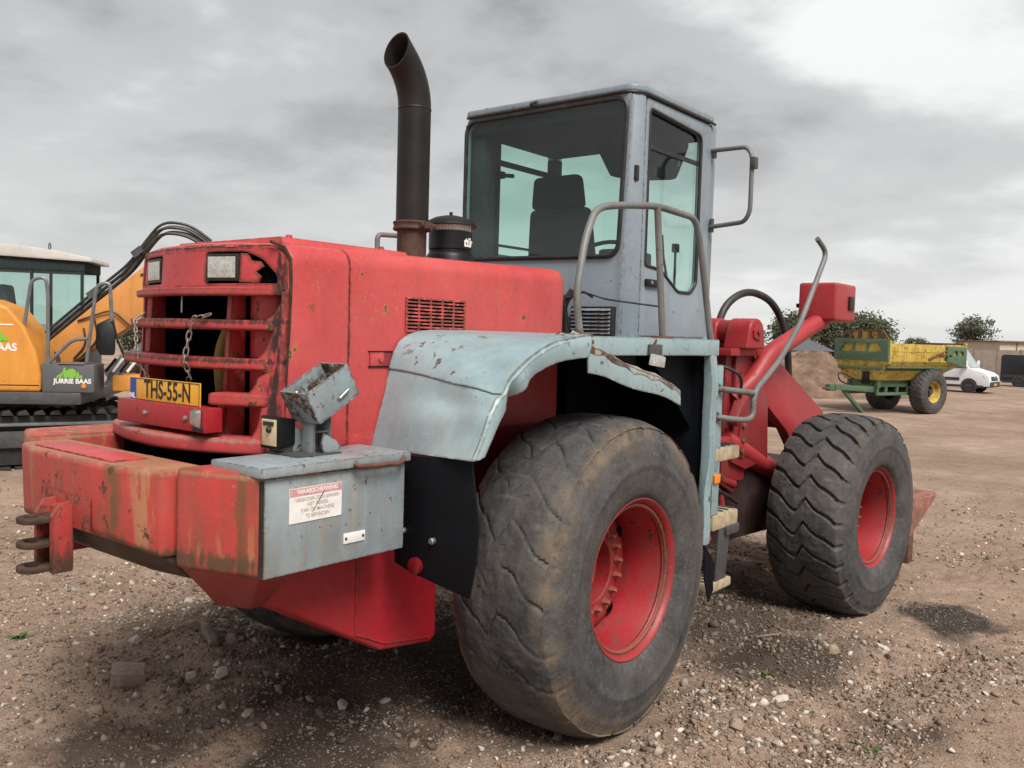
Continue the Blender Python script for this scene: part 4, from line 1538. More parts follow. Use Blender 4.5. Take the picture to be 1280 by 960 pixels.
def fpt(i, j):
    t = j / (NX - 1)
    k = t * t * (3 - 2 * t) * 0.55 + t * 0.45
    y, z = pi_[i] * (1 - k) + po_[i] * k
    x = 0.508 + 0.612 * t
    s = i / (NS - 1)
    # dents hammered into the sheet
    for (ds, dt, rs, rt_, am) in ((0.30, 0.62, 0.07, 0.20, -0.022), (0.16, 0.40, 0.09, 0.28, 0.012), (0.52, 0.80, 0.05, 0.12, -0.020), (0.66, 0.42, 0.08, 0.22, -0.016), (0.40, 0.95, 0.05, 0.10, -0.022), (0.22, 0.90, 0.06, 0.10, 0.010)):
        w = math.exp(-((s - ds) / rs) ** 2 - ((t - dt) / rt_) ** 2)
        y -= am * w * 0.8
        z += am * w * 0.9
    return (x, y, z)


isplit = 19
bm = loft(NB(), [[fpt(i, j) for j in range(NX)] for i in range(0, isplit + 1)])
fen = obj('fender', thicken(bm, 0.005), 'teal', LD)
bm = loft(NB(), [[Vector(fpt(i, j)) + Vector((0, -0.004, 0.004)) for j in range(NX)] for i in range(isplit - 1, NS)])
obj('fender_top', thicken(bm, 0.005), 'teal', fen)
# flange along the wheel arch
LOW = [(-1.000, 1.302), (-0.972, 1.345), (-0.925, 1.405), (-0.868, 1.462), (-0.792, 1.522), (-0.70, 1.585), (-0.57, 1.628), (-0.46, 1.642), (-0.372, 1.648)]
pl_ = resample(LOW, NS)
bm = NB()
secs = []
for j, (kk, dx) in enumerate(((0, 0.0), (0.12, 0.010), (0.5, 0.013), (1.0, 0.004))):
    row = []
    for i in range(NS):
        cst = fpt(i, NX - 1)
        y = cst[1] * (1 - kk) + pl_[i][0] * kk
        z = cst[2] * (1 - kk) + pl_[i][1] * kk
        s = i / (NS - 1)
        x = cst[0] + dx + kk * (0.010 * math.sin(s * 7 + 1) - 0.045 * math.exp(-((s - 0.44) / 0.04) ** 2) + 0.02 * math.exp(-((s - 0.52) / 0.05) ** 2))
        row.append((x, y, z))
    secs.append(row)
loft(bm, secs)
obj('fender_flange', thicken(bm, 0.005), 'teal', fen)
# crumpled, rust-edged end of the top sheet
bm = NB()
secs = []
for j in range(6):
    t = j / 5
    secs.append([(0.98 + 0.145 * i / 8, -0.47 + 0.13 * t + 0.01 * math.sin(i * 2.1 + j), 1.728 + 0.018 * math.sin(i * 1.3 + j * 2) * t + 0.012 * t - 0.02 * (i / 8) ** 3) for i in range(9)])
loft(bm, secs)
obj('torn_edge', thicken(bm, 0.005), 'torn', fen)
# strip torn from the arch edge, hanging down over the tyre
bm = NB()
secs = []
for i in range(15):
    t = i / 14
    y = -0.375 + 0.805 * t
    zt = 1.690 - 0.195 * t + 0.006 * math.sin(t * 11)
    hgt = 0.105 - 0.035 * t
    xo = 1.125 + 0.012 * math.sin(t * 3) + 0.005 * math.sin(t * 17)
    secs.append([(xo - 0.060, y, zt + 0.010), (xo - 0.02, y, zt + 0.012 + 0.004 * math.sin(t * 29)), (xo, y, zt), (xo + 0.006, y, zt - hgt * 0.5), (xo + 0.002, y + 0.01, zt - hgt)])
loft(bm, secs)
obj('torn_strip', thicken(bm, 0.005), 'teal', fen)
bm = NB()
loft(bm, [[(q[0][0], q[0][1], q[0][2] + 0.004), (q[1][0], q[1][1], q[1][2] + 0.004), (q[2][0] + 0.003, q[2][1], q[2][2] + 0.003), (q[2][0] + 0.0045, q[2][1], q[2][2] - 0.018 - 0.010 * math.sin(k * 2.3))] for k, q in enumerate(secs)])
obj('rust_line', thicken(bm, 0.002), 'torn', fen)

# ---- platform and wheel-arch lining
bm = NB()
prism(bm, [(0.51, -0.30), (1.075, -0.34), (1.075, 0.655), (1.118, 0.790), (1.118, 0.845), (0.51, 0.845)], 'z', 1.652, 1.735)
plat = obj('platform', bm, 'teal', LD, 0.008)
obj('arch_lining', B(0.50, 0.52, 0.36, 0.80, 1.00, 1.648), 'blackrub', LD)
obj('arch_lining', B(0.50, 1.115, 0.795, 0.812, 0.72, 1.650), 'blackrub', LD, 0.003)
bm = NB()
prism(bm, [(0.35, 1.648), (0.79, 1.648), (0.79, 1.28)], 'x', 0.985, 1.0)
obj('lining_gusset', bm, 'blackrub', LD)
bk = obj('lamp_bracket', B(1.078, 1.088, 0.19, 0.31, 1.655, 1.705), 'greydark', LD, 0.003)
obj('side_lamp', hexa(NB(), [(1.085, 0.19, 1.612), (1.085, 0.30, 1.600), (1.085, 0.31, 1.655), (1.085, 0.205, 1.665)], [(1.110, 0.195, 1.608), (1.110, 0.295, 1.598), (1.110, 0.305, 1.645), (1.110, 0.21, 1.655)]), 'lens', bk, 0.003)
# grey guard edge in front of the rear wheel, bent along its length
bm = NB()
secs = []
for i in range(19):
    z = 0.69 + (1.722 - 0.69) * i / 18
    b = 0.006 * math.sin(z * 6) + 0.004 * math.sin(z * 17 + 1)
    x1 = 1.122 + b - (0.05 * max(0, (z - 1.66) / 0.062) ** 2)
    secs.append([(1.070 + b * 0.4, 0.775, z), (x1 - 0.012, 0.772 + b, z), (x1, 0.785 + b, z), (x1, 0.825 + b, z), (1.070 + b * 0.4, 0.822, z)])
loft(bm, secs, True, True)
obj('guard_edge', bm, 'teal', LD, 0.002)

# ---- ladder
lad = obj('ladder', B(1.035, 1.050, 0.965, 1.050, 0.80, 1.600), 'teal', LD, 0.003)
obj('ladder_post', B(0.985, 1.035, 0.945, 1.060, 1.50, 1.600), 'teal', lad, 0.004)
obj('ladder_rail', B(0.70, 0.715, 0.965, 1.050, 0.80, 1.600), 'teal', lad, 0.003)
for z0, z1, y1 in ((1.085, 1.158, 1.285), (0.715, 0.800, 1.300), (0.378, 0.430, 1.245)):
    stp = obj('step', B(0.70, 1.055, 0.985, y1, z0, z1), 'woodstep', lad, 0.012)
    for k in range(5):
        y = 1.005 + (y1 - 1.025) * k / 4
        obj('tread_rib', B(0.72, 1.035, y - 0.008, y + 0.008, z1 - 0.001, z1 + 0.007), 'greydark', stp, 0.002)
bm = NB()
plate(bm, [(1.050, 1.075, 0.715), (1.050, 1.215, 0.715), (1.045, 1.190, 0.42), (1.045, 1.060, 0.42)], (-0.010, 0, 0))
obj('step_strap', bm, 'greydark', lad, 0.002)
bm = NB()
plate(bm, [(0.72, 1.075, 0.715), (0.72, 1.215, 0.715), (0.72, 1.190, 0.42), (0.72, 1.060, 0.42)], (-0.010, 0, 0))
obj('step_strap', bm, 'greydark', lad, 0.002)
obj('strap_clamp', B(1.048, 1.066, 1.14, 1.30, 0.672, 0.722), 'greydark', lad, 0.006)
obj('marker_light', B(1.050, 1.064, 0.970, 1.038, 0.975, 1.022), 'orange_lens', LD, 0.004)
bm = NB()
plate(bm, [(1.10, 0.80, 0.69), (1.10, 0.90, 0.60), (1.09, 0.95, 0.42), (1.08, 0.92, 0.36), (1.09, 0.84, 0.50)], (-0.006, 0, 0))
obj('rubber_strip', bm, 'blackrub', LD)
# curved grab rail standing up in front of the cab
bm = NB()
tube(bm, fillet([(1.05, 0.975, 1.330), (1.12, 1.10, 1.312), (1.15, 1.225, 1.310), (1.15, 1.215, 1.455), (1.15, 1.345, 1.520), (1.15, 1.560, 1.630), (1.15, 1.846, 1.844), (1.15, 2.245, 2.300), (1.13, 2.12, 2.375)], 0.07), 0.0160, 10)
tube(bm, [(1.05, 0.97, 1.480), (1.12, 1.10, 1.465), (1.15, 1.215, 1.455)], 0.0165, 10)
gr = obj('grab_rail', bm, 'greyrail', LD)
for z in (1.33, 1.48):
    bm = NB()
    lathe(bm, [(1.040, 0.028), (1.062, 0.028), (1.066, 0.018)], 'x', (0, 0.972, z), 12)
    obj('rail_boss', bm, 'greydark', gr)

# ---- hand rail round the platform
bm = NB()
tube(bm, fillet([(0.98, -0.215, 1.735), (0.975, -0.245, 1.895), (0.955, -0.165, 2.140), (0.930, -0.05, 2.300), (0.98, 0.10, 2.325), (1.035, 0.305, 2.343), (1.03, 0.700, 2.335), (1.03, 0.770, 2.190), (1.04, 0.905, 1.712)], 0.07), 0.0165, 10)
hr = obj('hand_rail', bm, 'greyrail', LD)
bm = NB()
tube(bm, [(1.035, 0.400, 1.735), (1.035, 0.306, 2.338)], 0.0165, 10)
obj('rail_post', bm, 'greyrail', hr)
for x, y in ((0.98, -0.215), (1.035, 0.400)):
    obj('rail_foot', B(x - 0.035, x + 0.035, y - 0.05, y + 0.05, 1.734, 1.745), 'rust', hr, 0.003)

# ---- cab
ZF, ZR = 1.735, 2.985
CW, YB, YF = 0.66, 0.72, 1.70
CAB = obj('cab', B(-0.55, CW, YB + 0.02, YF, 1.55, 1.755), 'grey', LD, 0.01)
# rear wall with window opening
rw = rounded([(-0.500, 2.185), (0.575, 2.170), (0.605, 2.985), (-0.500, 2.985)], 0.075, 5)
panel('rear_wall', rounded([(-0.515, 1.70), (0.60, 1.70), (0.64, 3.02), (-0.515, 3.02)], [0.01, 0.01, 0.05, 0.05]), [rw], 0.03, frame((0, YB, 0), (1, 0, 0), (0, 0, 1)), 'grey', CAB, 0.004)
bm = NB()
g_in = rounded([(-0.512, 2.178), (0.582, 2.163), (0.612, 2.992), (-0.512, 2.992)], 0.08, 5)
bm.faces.new([bm.verts.new((x, YB - 0.017, z)) for x, z in g_in])
obj('rear_window', bm, 'cabglass', CAB)
bm = NB()
tube(bm, [(x, YB - 0.018, z) for x, z in g_in], 0.013, 8, closed=True)
obj('window_gasket', bm, 'gasket', CAB)
# right rear pillar (chamfered), front pillars, left side
bm = NB()
hexa(bm, [(0.600, YB - 0.004, 1.70), (0.612, YB + 0.03, 1.70), (0.640, 0.80, 1.70), (0.668, 0.795, 1.70), (0.660, 0.765, 1.70)], [(0.632, YB - 0.004, 3.024), (0.62, YB + 0.03, 3.024), (0.640, 0.80, 3.024), (0.668, 0.795, 3.024), (0.660, 0.760, 3.024)])
obj('rear_pillar', bm, 'grey', CAB, 0.004)
for x in (-0.52, 0.62):
    bm = NB()
    box(bm, x - 0.035, x + 0.035, 1.585, 1.655, 1.74, 3.02)
    obj('front_pillar', bm, 'grey', CAB, 0.008)
obj('left_quarter', B(-0.55, -0.515, 0.735, 1.04, 1.74, 2.99), 'liner', CAB, 0.006)
obj('left_wall', B(-0.55, -0.515, 1.04, 1.585, 1.74, 2.24), 'grey', CAB, 0.006)
bm = NB()
bm.faces.new([bm.verts.new(p) for p in ((-0.535, 1.04, 2.24), (-0.535, 1.585, 2.24), (-0.535, 1.585, 2.95), (-0.535, 1.04, 2.95))])
obj('left_window', bm, 'doorglass', CAB)
obj('left_window_bar', B(-0.545, -0.515, 1.04, 1.585, 2.80, 2.832), 'liner', CAB, 0.003)
obj('left_sill_bar', B(-0.51, -0.49, 0.95, 1.585, 2.285, 2.30), 'liner', CAB, 0.002)
bm = NB()
box(bm, -0.515, -0.47, 0.99, 1.03, 2.71, 2.75)
tube(bm, [(-0.50, 1.0, 2.73), (-0.46, 1.10, 2.735)], 0.013, 8)
obj('window_catch', bm, 'liner', CAB)
bm = NB()
bm.faces.new([bm.verts.new(p) for p in ((-0.52, 1.665, 1.85), (0.60, 1.665, 1.85), (0.60, 1.665, 2.96), (-0.52, 1.665, 2.96))])
obj('windscreen', bm, 'doorglass', CAB)
obj('front_wall', B(-0.50, 0.585, 1.64, 1.685, 1.74, 1.86), 'grey', CAB, 0.005)
# roof
bm = NB()
prism(bm, rounded([(-0.515, 0.698), (0.628, 0.698), (0.676, 0.775), (0.676, 1.605), (-0.555, 1.605), (-0.555, 0.77)], 0.05, 4), 'z', 3.022, 3.062)
roof = obj('roof', bm, 'grey', CAB, 0.013, 3)
bm = NB()
tube(bm, fillet([(-0.505, 0.698, 3.018), (0.622, 0.696, 3.018), (0.672, 0.775, 3.018), (0.672, 1.60, 3.018)], 0.05), 0.008, 8)
obj('roof_gutter', bm, 'gasket', roof)
bm = NB()
tube(bm, fillet([(-0.02, 0.71, 3.02), (-0.02, 0.685, 3.035), (0.03, 0.682, 3.04)], 0.01), 0.009, 8)
obj('roof_hook', bm, 'greydark', roof)
obj('headliner', B(-0.51, 0.60, 0.745, 1.60, 2.92, 3.020), 'liner', CAB, 0.03)
bm = NB()
hexa(bm, [(0.08, 1.15, 2.925), (0.52, 1.15, 2.925), (0.52, 1.60, 2.925), (0.02, 1.60, 2.925)], [(0.16, 1.25, 2.70), (0.46, 1.25, 2.68), (0.46, 1.55, 2.70), (0.14, 1.55, 2.72)])
obj('roof_console', bm, 'liner', CAB, 0.03)
# inner lining of the rear-left corner
obj('corner_lining', B(-0.512, -0.40, 0.745, 0.86, 1.76, 2.91), 'liner', CAB, 0.03)
obj('front_post_lining', B(-0.51, -0.44, 1.52, 1.60, 1.86, 2.91), 'liner', CAB, 0.01)

# door
DO = rounded([(0.806, 1.742), (1.578, 1.742), (1.578, 3.008), (0.806, 3.008)], [0.01, 0.01, 0.05, 0.03])
DH = rounded([(0.845, 2.125), (1.02, 2.112), (1.16, 2.035), (1.22, 2.002), (1.38, 2.002), (1.445, 2.06), (1.445, 2.925), (0.845, 2.955)], [0.015, 0.03, 0.02, 0.03, 0.035, 0.03, 0.05, 0.03], 5)
DM = frame((0.650, 0, 0), (0, 1, 0), (0, 0, 1))
door = panel('door', DO, [DH], 0.030, DM, 'grey', CAB, 0.006)
door.name = 'door'
bm = NB()
bm.faces.new([bm.verts.new((0.646, y, z)) for y, z in DH])
obj('door_window', bm, 'doorglass', door)
bm = NB()
tube(bm, [(0.664, y, z) for y, z in DH], 0.0095, 6, closed=True)
obj('door_gasket', bm, 'gasket', door)
obj('window_slide', B(0.648, 0.658, 0.85, 1.43, 2.748, 2.772), 'gasket', door)
bm = NB()
box(bm, 0.664, 0.684, 0.845, 0.985, 2.012, 2.052)
hd = obj('door_handle', bm, 'black', door, 0.008)
bm = NB()
lathe(bm, [(0.683, 0.011), (0.688, 0.010), (0.688, 0.0005)], 'x', (0, 0.895, 2.034), 12)
obj('key_lock', bm, 'chrome', hd)
obj('door_seam', B(0.640, 0.6525, 0.797, 0.806, 1.742, 3.01), 'void', CAB)
obj('door_seam', B(0.640, 0.6525, 1.578, 1.588, 1.742, 3.01), 'void', CAB)
bm = NB()
box(bm, 0.628, 0.660, 0.735, 0.765, 2.56, 2.64)
obj('hinge', bm, 'gasket', CAB, 0.004)
for z in (2.84, 2.44, 2.40):
    bm = NB()
    lathe(bm, [(-0.02, 0.013), (0.02, 0.013)], 'z', (0.675, 1.60, z), 10, cap=True)
    obj('hinge', bm, 'greydark', CAB)
# mirror bracket
bm = NB()
tube(bm, fillet([(0.655, 1.60, 2.866), (0.90, 1.56, 2.856), (0.937, 1.55, 2.80), (0.937, 1.55, 2.48), (0.90, 1.56, 2.425), (0.665, 1.60, 2.412)], 0.06), 0.0135, 10)
mb = obj('mirror_bracket', bm, 'greyrail', CAB)
obj('mirror_clamp', B(0.930, 0.965, 1.53, 1.575, 2.725, 2.79), 'greydark', mb, 0.004)
bm = NB()
hexa(bm, [(0.34, 1.48, 2.765), (0.50, 1.50, 2.775), (0.50, 1.50, 2.835), (0.34, 1.48, 2.825)], [(0.35, 1.50, 2.77), (0.49, 1.515, 2.78), (0.49, 1.515, 2.83), (0.35, 1.50, 2.82)])
obj('inside_mirror', bm, 'chrome', CAB, 0.004)
# seat and controls
seat = obj('driver_seat', B(-0.27, 0.19, 1.02, 1.46, 1.98, 2.10), 'seat', CAB, 0.04, 3)
obj('seat_base', B(-0.20, 0.12, 1.08, 1.42, 1.75, 1.98), 'liner', seat, 0.02)
obj('seat_back', hexa(NB(), [(-0.285, 1.02, 2.06), (0.195, 1.02, 2.06), (0.195, 1.14, 2.06), (-0.285, 1.14, 2.06)], [(-0.250, 0.99, 2.495), (0.170, 0.99, 2.495), (0.170, 1.08, 2.495), (-0.250, 1.08, 2.495)]), 'seat', seat, 0.05, 4)
obj('headrest', hexa(NB(), [(-0.235, 0.985, 2.490), (0.135, 0.985, 2.490), (0.135, 1.075, 2.490), (-0.235, 1.075, 2.490)], [(-0.215, 0.975, 2.685), (0.115, 0.975, 2.685), (0.115, 1.055, 2.685), (-0.215, 1.055, 2.685)]), 'seat', seat, 0.045, 4)
bm = NB()
tube(bm, [(0.02 + 0.19 * math.cos(t), 1.40 + 0.10 * math.sin(t), 2.24 + 0.10 * math.sin(t)) for t in (2 * math.pi * k / 24 for k in range(24))], 0.014, 8, closed=True)
cyl(bm, (0.02, 1.40, 2.24), (0.02, 1.52, 2.05), 0.03, 10)
box(bm, -0.16, 0.20, 1.395, 1.405, 2.235, 2.25)
obj('steering_wheel', bm, 'liner', CAB)
obj('dashboard', B(-0.30, 0.34, 1.50, 1.64, 1.90, 2.12), 'liner', CAB, 0.03)
obj('armrest_console', B(0.26, 0.42, 1.00, 1.35, 1.80, 2.24), 'liner', CAB, 0.02)
bm = NB()
tube(bm, [(0.12, 1.645, 2.95), (0.09, 1.640, 2.55)], 0.006, 6)
obj('wiper', bm, 'liner', CAB)
bm = NB()
tube(bm, [(0.46, 1.50, 2.02), (0.44, 1.45, 2.22), (0.43, 1.44, 2.36)], 0.008, 6)
obj('control_lever', bm, 'liner', CAB)
bm = NB()
tube(bm, [(0.52, 1.45, 2.02), (0.53, 1.43, 2.26)], 0.008, 6)
box(bm, 0.515, 0.545, 1.41, 1.45, 2.25, 2.30)
obj('control_lever', bm, 'liner', CAB)
# air-conditioner vent on the back wall and the loose wire over it
vent = obj('air_vent', B(0.32, 0.585, YB - 0.060, YB - 0.018, 1.74, 1.895), 'gasket', CAB, 0.004)
bm = NB()
prism(bm, [(YB - 0.075, 0.0), (YB - 0.060, 0.013), (YB - 0.058, 0.013), (YB - 0.058, 0.0)], 'x', 0.33, 0.575)
SL = mesh_of('vent_slat', bm, 'greydark', 0.001)
SL.materials.clear()
SL.materials.append(MT['grey'])
for k in range(7):
    inst('vent_slat', SL, vent, (0, 0, 1.748 + 0.0205 * k))
bm = NB()
tube(bm, fillet([(0.42, 0.60, 1.97), (0.52, 0.58, 1.95), (0.58, 0.60, 1.93), (0.70, 0.62, 1.915), (0.86, 0.70, 1.895)], 0.05), 0.0055, 6)
tube(bm, fillet([(0.28, 0.62, 1.96), (0.36, 0.58, 1.93), (0.44, 0.60, 1.975), (0.50, 0.60, 1.94)], 0.03), 0.007, 6)
obj('loose_cable', bm, 'hose', LD)
bm = NB()
tube(bm, fillet([(0.30, 0.64, 1.76), (0.31, 0.60, 1.90), (0.36, 0.62, 1.98)], 0.04), 0.022, 8)
obj('drain_hose', bm, 'hose', LD)
obj('cab_mount', B(-0.5, 0.5, 0.30, 0.72, 1.30, 1.70), 'void', LD)

# ---- front frame (its own axes: y ahead of the steering joint)


def fobj(name, bm, mat, parent=LD, bevel=0.0, seg=2):
    return obj(name, bm, mat, parent, bevel, seg, mtx=FM)


tower = fobj('front_frame', B(-0.50, 0.53, 0.62, 0.92, 0.92, 1.79), 'red_frame', LD, 0.01)
for k, (x, y0, z0) in enumerate(((0.50, 0.30, 0.98), (0.52, 0.34, 0.90), (0.47, 0.28, 0.80), (0.51, 0.38, 0.72))):
    fobj('hydraulic_pipe', tube(NB(), fillet([(x - 0.12, y0 - 0.25, z0 + 0.06), (x, y0, z0 + 0.02), (x + 0.02, y0 + 0.28, z0 - 0.03), (x + 0.01, y0 + 0.50, z0 - 0.13)], 0.08), 0.014, 8), 'hose' if k % 2 else 'red_frame', LD)
fobj('valve_body', B(0.40, 0.52, 0.40, 0.60, 0.70, 0.86), 'red_frame', LD, 0.012)
fobj('frame_base', B(-0.48, 0.48, 0.25, 2.0, 0.50, 0.98), 'grease', tower, 0.02)
fobj('tower_cap', B(-0.56, 0.60, 0.56, 0.96, 1.765, 1.815), 'red', tower, 0.008)
bm = NB()
prism(bm, [(0.70, 1.06), (0.88, 1.00), (1.18, 1.05), (1.15, 1.45), (0.92, 1.79), (0.70, 1.79)], 'x', 0.535, 0.56)
fobj('tower_cheek', bm, 'red_frame', tower, 0.004)
bm = NB()
prism(bm, [(0.70, 1.06), (0.88, 1.00), (1.18, 1.05), (1.15, 1.45), (0.92, 1.79), (0.70, 1.79)], 'x', -0.56, -0.535)
fobj('tower_cheek', bm, 'red_frame', tower, 0.004)
for x0, x1 in ((0.27, 0.40), (0.475, 0.655)):
    bm = NB()
    oc = [(0.66, 1.812), (0.90, 1.812), (0.885, 1.90)] + [(0.785 + 0.095 * math.cos(R(t)), 1.925 + 0.09 * math.sin(R(t))) for t in range(0, 181, 20)]
    prism(bm, oc, 'x', x0, x1)
    fobj('pivot_boss', bm, 'red', tower, 0.018, 3)
bm = NB()
cyl(bm, (0.20, 0.785, 1.925), (0.50, 0.785, 1.925), 0.078, 20)
fobj('pivot_pin', bm, 'red_frame', tower)
bm = NB()
prism(bm, [(0.73, 1.885), (0.80, 1.868), (0.845, 1.915), (0.83, 1.965), (0.76, 1.975), (0.725, 1.935)], 'x', 0.655, 0.668)
pc = fobj('pin_cover', bm, 'red', tower, 0.004)
bm = NB()
lathe(bm, [(0.668, 0.022), (0.680, 0.020), (0.681, 0.0005)], 'x', (0, 0.78, 1.925), 10)
fobj('grease_cap', bm, 'red_frame', tower)
bm = NB()
prism(bm, [(0.755, 1.42), (0.82, 1.42), (0.82, 1.60), (0.755, 1.66)], 'x', 0.562, 0.574)
prism(bm, [(0.74, 1.10), (0.83, 1.08), (0.86, 1.33), (0.78, 1.36)], 'x', 0.562, 0.574)
fobj('bolt_plate', bm, 'red_frame', tower, 0.003)
for y, z in ((0.785, 1.57), (0.785, 1.47), (0.80, 1.30), (0.795, 1.20), (0.79, 1.13)):
    bm = NB()
    lathe(bm, [(0.573, 0.021), (0.588, 0.021), (0.592, 0.013), (0.592, 0.0005)], 'x', (0, y, z), 6)
    fobj('bolt', bm, 'rust', tower)
# lift arms
for s in (1, -1):
    bm = NB()
    pts = [(0.80, 1.87), (0.93, 1.72), (1.62, 1.235), (2.35, 0.62), (2.45, 0.80), (2.30, 1.00), (2.05, 1.40), (1.33, 1.78), (1.02, 1.93)]
    pts = [(0.90, 1.66), (1.60, 1.215), (2.30, 0.50), (2.50, 0.62), (2.36, 1.02), (2.20, 1.33), (1.30, 1.80), (1.12, 1.84)]
    x0, x1 = (0.40, 0.48) if s > 0 else (-0.50, -0.42)
    prism(bm, pts, 'x', x0, x1)
    fobj('lift_arm', bm, 'red', LD, 0.006)
bm = NB()
cyl(bm, (-0.45, 1.75, 1.30), (0.45, 1.75, 1.30), 0.09, 20)
fobj('arm_cross_tube', bm, 'red', LD)
bm = NB()
prism(bm, [(0.95, 1.30), (1.25, 1.02), (1.42, 0.98), (1.15, 1.45)], 'x', 0.20, 0.24)
fobj('inner_web', bm, 'red_frame', LD, 0.004)
for s in (1, -1):
    x = 0.52 if s > 0 else -0.52
    bm = NB()
    cyl(bm, (x, 0.62, 1.22), (x - 0.04 * s, 1.45, 0.92), 0.072, 18)
    lc = fobj('lift_cylinder', bm, 'red', LD)
    bm = NB()
    cyl(bm, (x - 0.04 * s, 1.45, 0.92), (x - 0.06 * s, 2.1, 0.68), 0.036, 14)
    fobj('piston_rod', bm, 'chrome', lc)
bm = NB()
box(bm, 0.46, 0.60, 0.42, 0.60, 1.19, 1.24)
fobj('cylinder_bracket', bm, 'red', LD, 0.006)
# lower linkage and hoses between the frames
bm = NB()
tube(bm, [(0.30, 0.05, 1.10), (0.46, 0.35, 1.05), (0.52, 0.62, 0.96)], 0.035, 12)
fobj('steering_hose', bm, 'hose', LD)
bm = NB()
cyl(bm, (0.50, 0.35, 1.03), (0.52, 0.80, 0.90), 0.028, 12)
cyl(bm, (0.46, 0.25, 1.06), (0.50, 0.35, 1.03), 0.042, 12)
fobj('steering_cylinder', bm, 'red_frame', LD)
bm = NB()
tube(bm, fillet([(0.50, 0.40, 0.86), (0.52, 0.62, 0.88), (0.53, 0.66, 0.72), (0.50, 0.56, 0.62)], 0.05), 0.024, 10)
fobj('lock_link', bm, 'red_frame', LD)
bm = NB()
tube(bm, [(0.50, 0.42, 0.80), (0.50, 0.40, 0.60)], 0.014, 8)
tube(bm, [(0.46, 0.36, 0.66), (0.50, 0.52, 0.56)], 0.04, 10)
fobj('lock_pin', bm, 'red_frame', LD)
bm = NB()
tube(bm, fillet([(0.08, 1.22, 1.75), (0.10, 1.24, 2.10), (0.13, 1.55, 2.26), (0.18, 1.90, 2.18), (0.20, 2.10, 1.90), (0.20, 2.16, 1.55)], 0.25, 7), 0.028, 12)
fobj('arched_hose', bm, 'hose', LD)
bm = NB()
tube(bm, fillet([(-0.30, 0.55, 1.75), (-0.10, 0.45, 1.98), (0.18, 0.55, 1.86), (0.30, 0.62, 1.70)], 0.15, 6), 0.022, 10)
fobj('thin_hose', bm, 'hose', LD)
bm = NB()
tube(bm, fillet([(0.30, 0.555, 1.70), (0.56, 0.555, 1.70), (0.63, 0.66, 1.64), (0.60, 0.70, 1.50)], 0.06), 0.011, 8)
fobj('brake_line', bm, 'hose', tower)
# headlamp pipe and box (tops the right side of the front frame)
bm = NB()
tube(bm, fillet([(0.60, 2.16, 1.35), (0.68, 2.27, 1.46), (0.72, 2.47, 1.665), (0.76, 2.66, 1.735), (0.80, 2.90, 1.83), (0.84, 3.10, 1.905)], 0.12), 0.062, 16, radii=None)
lp = obj('lamp_pipe', bm, 'red', LD)
fl = NB()
tube(fl, [(0.66, 2.05, 1.20), (0.66, 2.20, 1.38)], 0.045, 4)
obj('pipe_foot', fl, 'red_frame', lp, 0.004)
lb = obj('lamp_box', B(0.695, 0.970, 3.00, 3.42, 1.895, 2.168), 'red', LD, 0.022, 3)
obj('box_plug', B(0.970, 0.984, 3.25, 3.36, 1.98, 2.08), 'black', lb, 0.006)
obj('box_plug', B(0.66, 0.70, 3.05, 3.10, 1.99, 2.02), 'black', lb, 0.004)
# bucket carried low ahead of the front wheels
bp = [(2.52, 0.34), (2.50, 0.62), (2.62, 0.98), (2.85, 1.10)]
bm = NB()
prof = [(3.27, 0.63), (3.0, 0.50), (2.70, 0.36), (2.52, 0.34), (2.44, 0.45), (2.42, 0.62), (2.45, 0.80)]
loft(bm, [[(x, y, z) for y, z in prof] for x in (-1.0, 1.0)])
bucket = fobj('bucket', thicken(bm, 0.03), 'bucketrust', LD)
for x in (0.985, -1.015):
    bm = NB()
    prism(bm, [(3.27, 0.63), (3.0, 0.50), (2.70, 0.36), (2.52, 0.34), (2.44, 0.45), (2.42, 0.62), (2.45, 0.80), (2.60, 0.70), (2.80, 0.64)], 'x', x, x + 0.03)
    fobj('bucket_side', bm, 'bucketrust', bucket, 0.003)
fobj('bucket_foot', B(0.90, 1.0, 2.72, 2.82, 0.13, 0.40), 'rust', bucket, 0.01)

# ================================================================== excavator behind the loader, left
MT['orange'] = paint('orange_paint', (0.60, 0.235, 0.030), (0.68, 0.29, 0.045), chips=-0.5, edgewear=0.2, rough=0.4, dirt=0.10)
MT['boomorange'] = paint('orange_boom_paint', (0.56, 0.22, 0.045), (0.62, 0.27, 0.07), chips=-0.3, edgewear=0.2, rough=0.45, dirt=0.15)
MT['midgrey'] = simple('grey_box_paint', (0.095, 0.098, 0.105), 0.5, 0, 0.15, 6, 0.1, dust=0.2)
MT['railgrey'] = simple('grey_hand_rail', (0.17, 0.175, 0.18), 0.45, 0.3, 0.2, 10, 0.1)
MT['roofwhite'] = simple('off_white_roof', (0.52, 0.50, 0.46), 0.5, 0, 0.1, 6, 0.1, dust=0.25)
MT['logogreen'] = flat('logo_green', (0.20, 0.46, 0.05), 0.5)
MT['track'] = simple('track_steel', (0.030, 0.029, 0.028), 0.6, 0.4, 0.4, 12, 0.4, dust=0.5, dustcol=(0.10, 0.08, 0.06))
MT['exglass'] = glass('excavator_glass', (0.72, 0.88, 0.84), dust=0.06)

EXR = R(-39.5)
EG = float(gbase(-10.11, 2.03))
XV = empty('excavator', (-10.11, 2.03, EG), EXR, 'orange tracked excavator with raised boom standing behind the red loader', 'excavator')
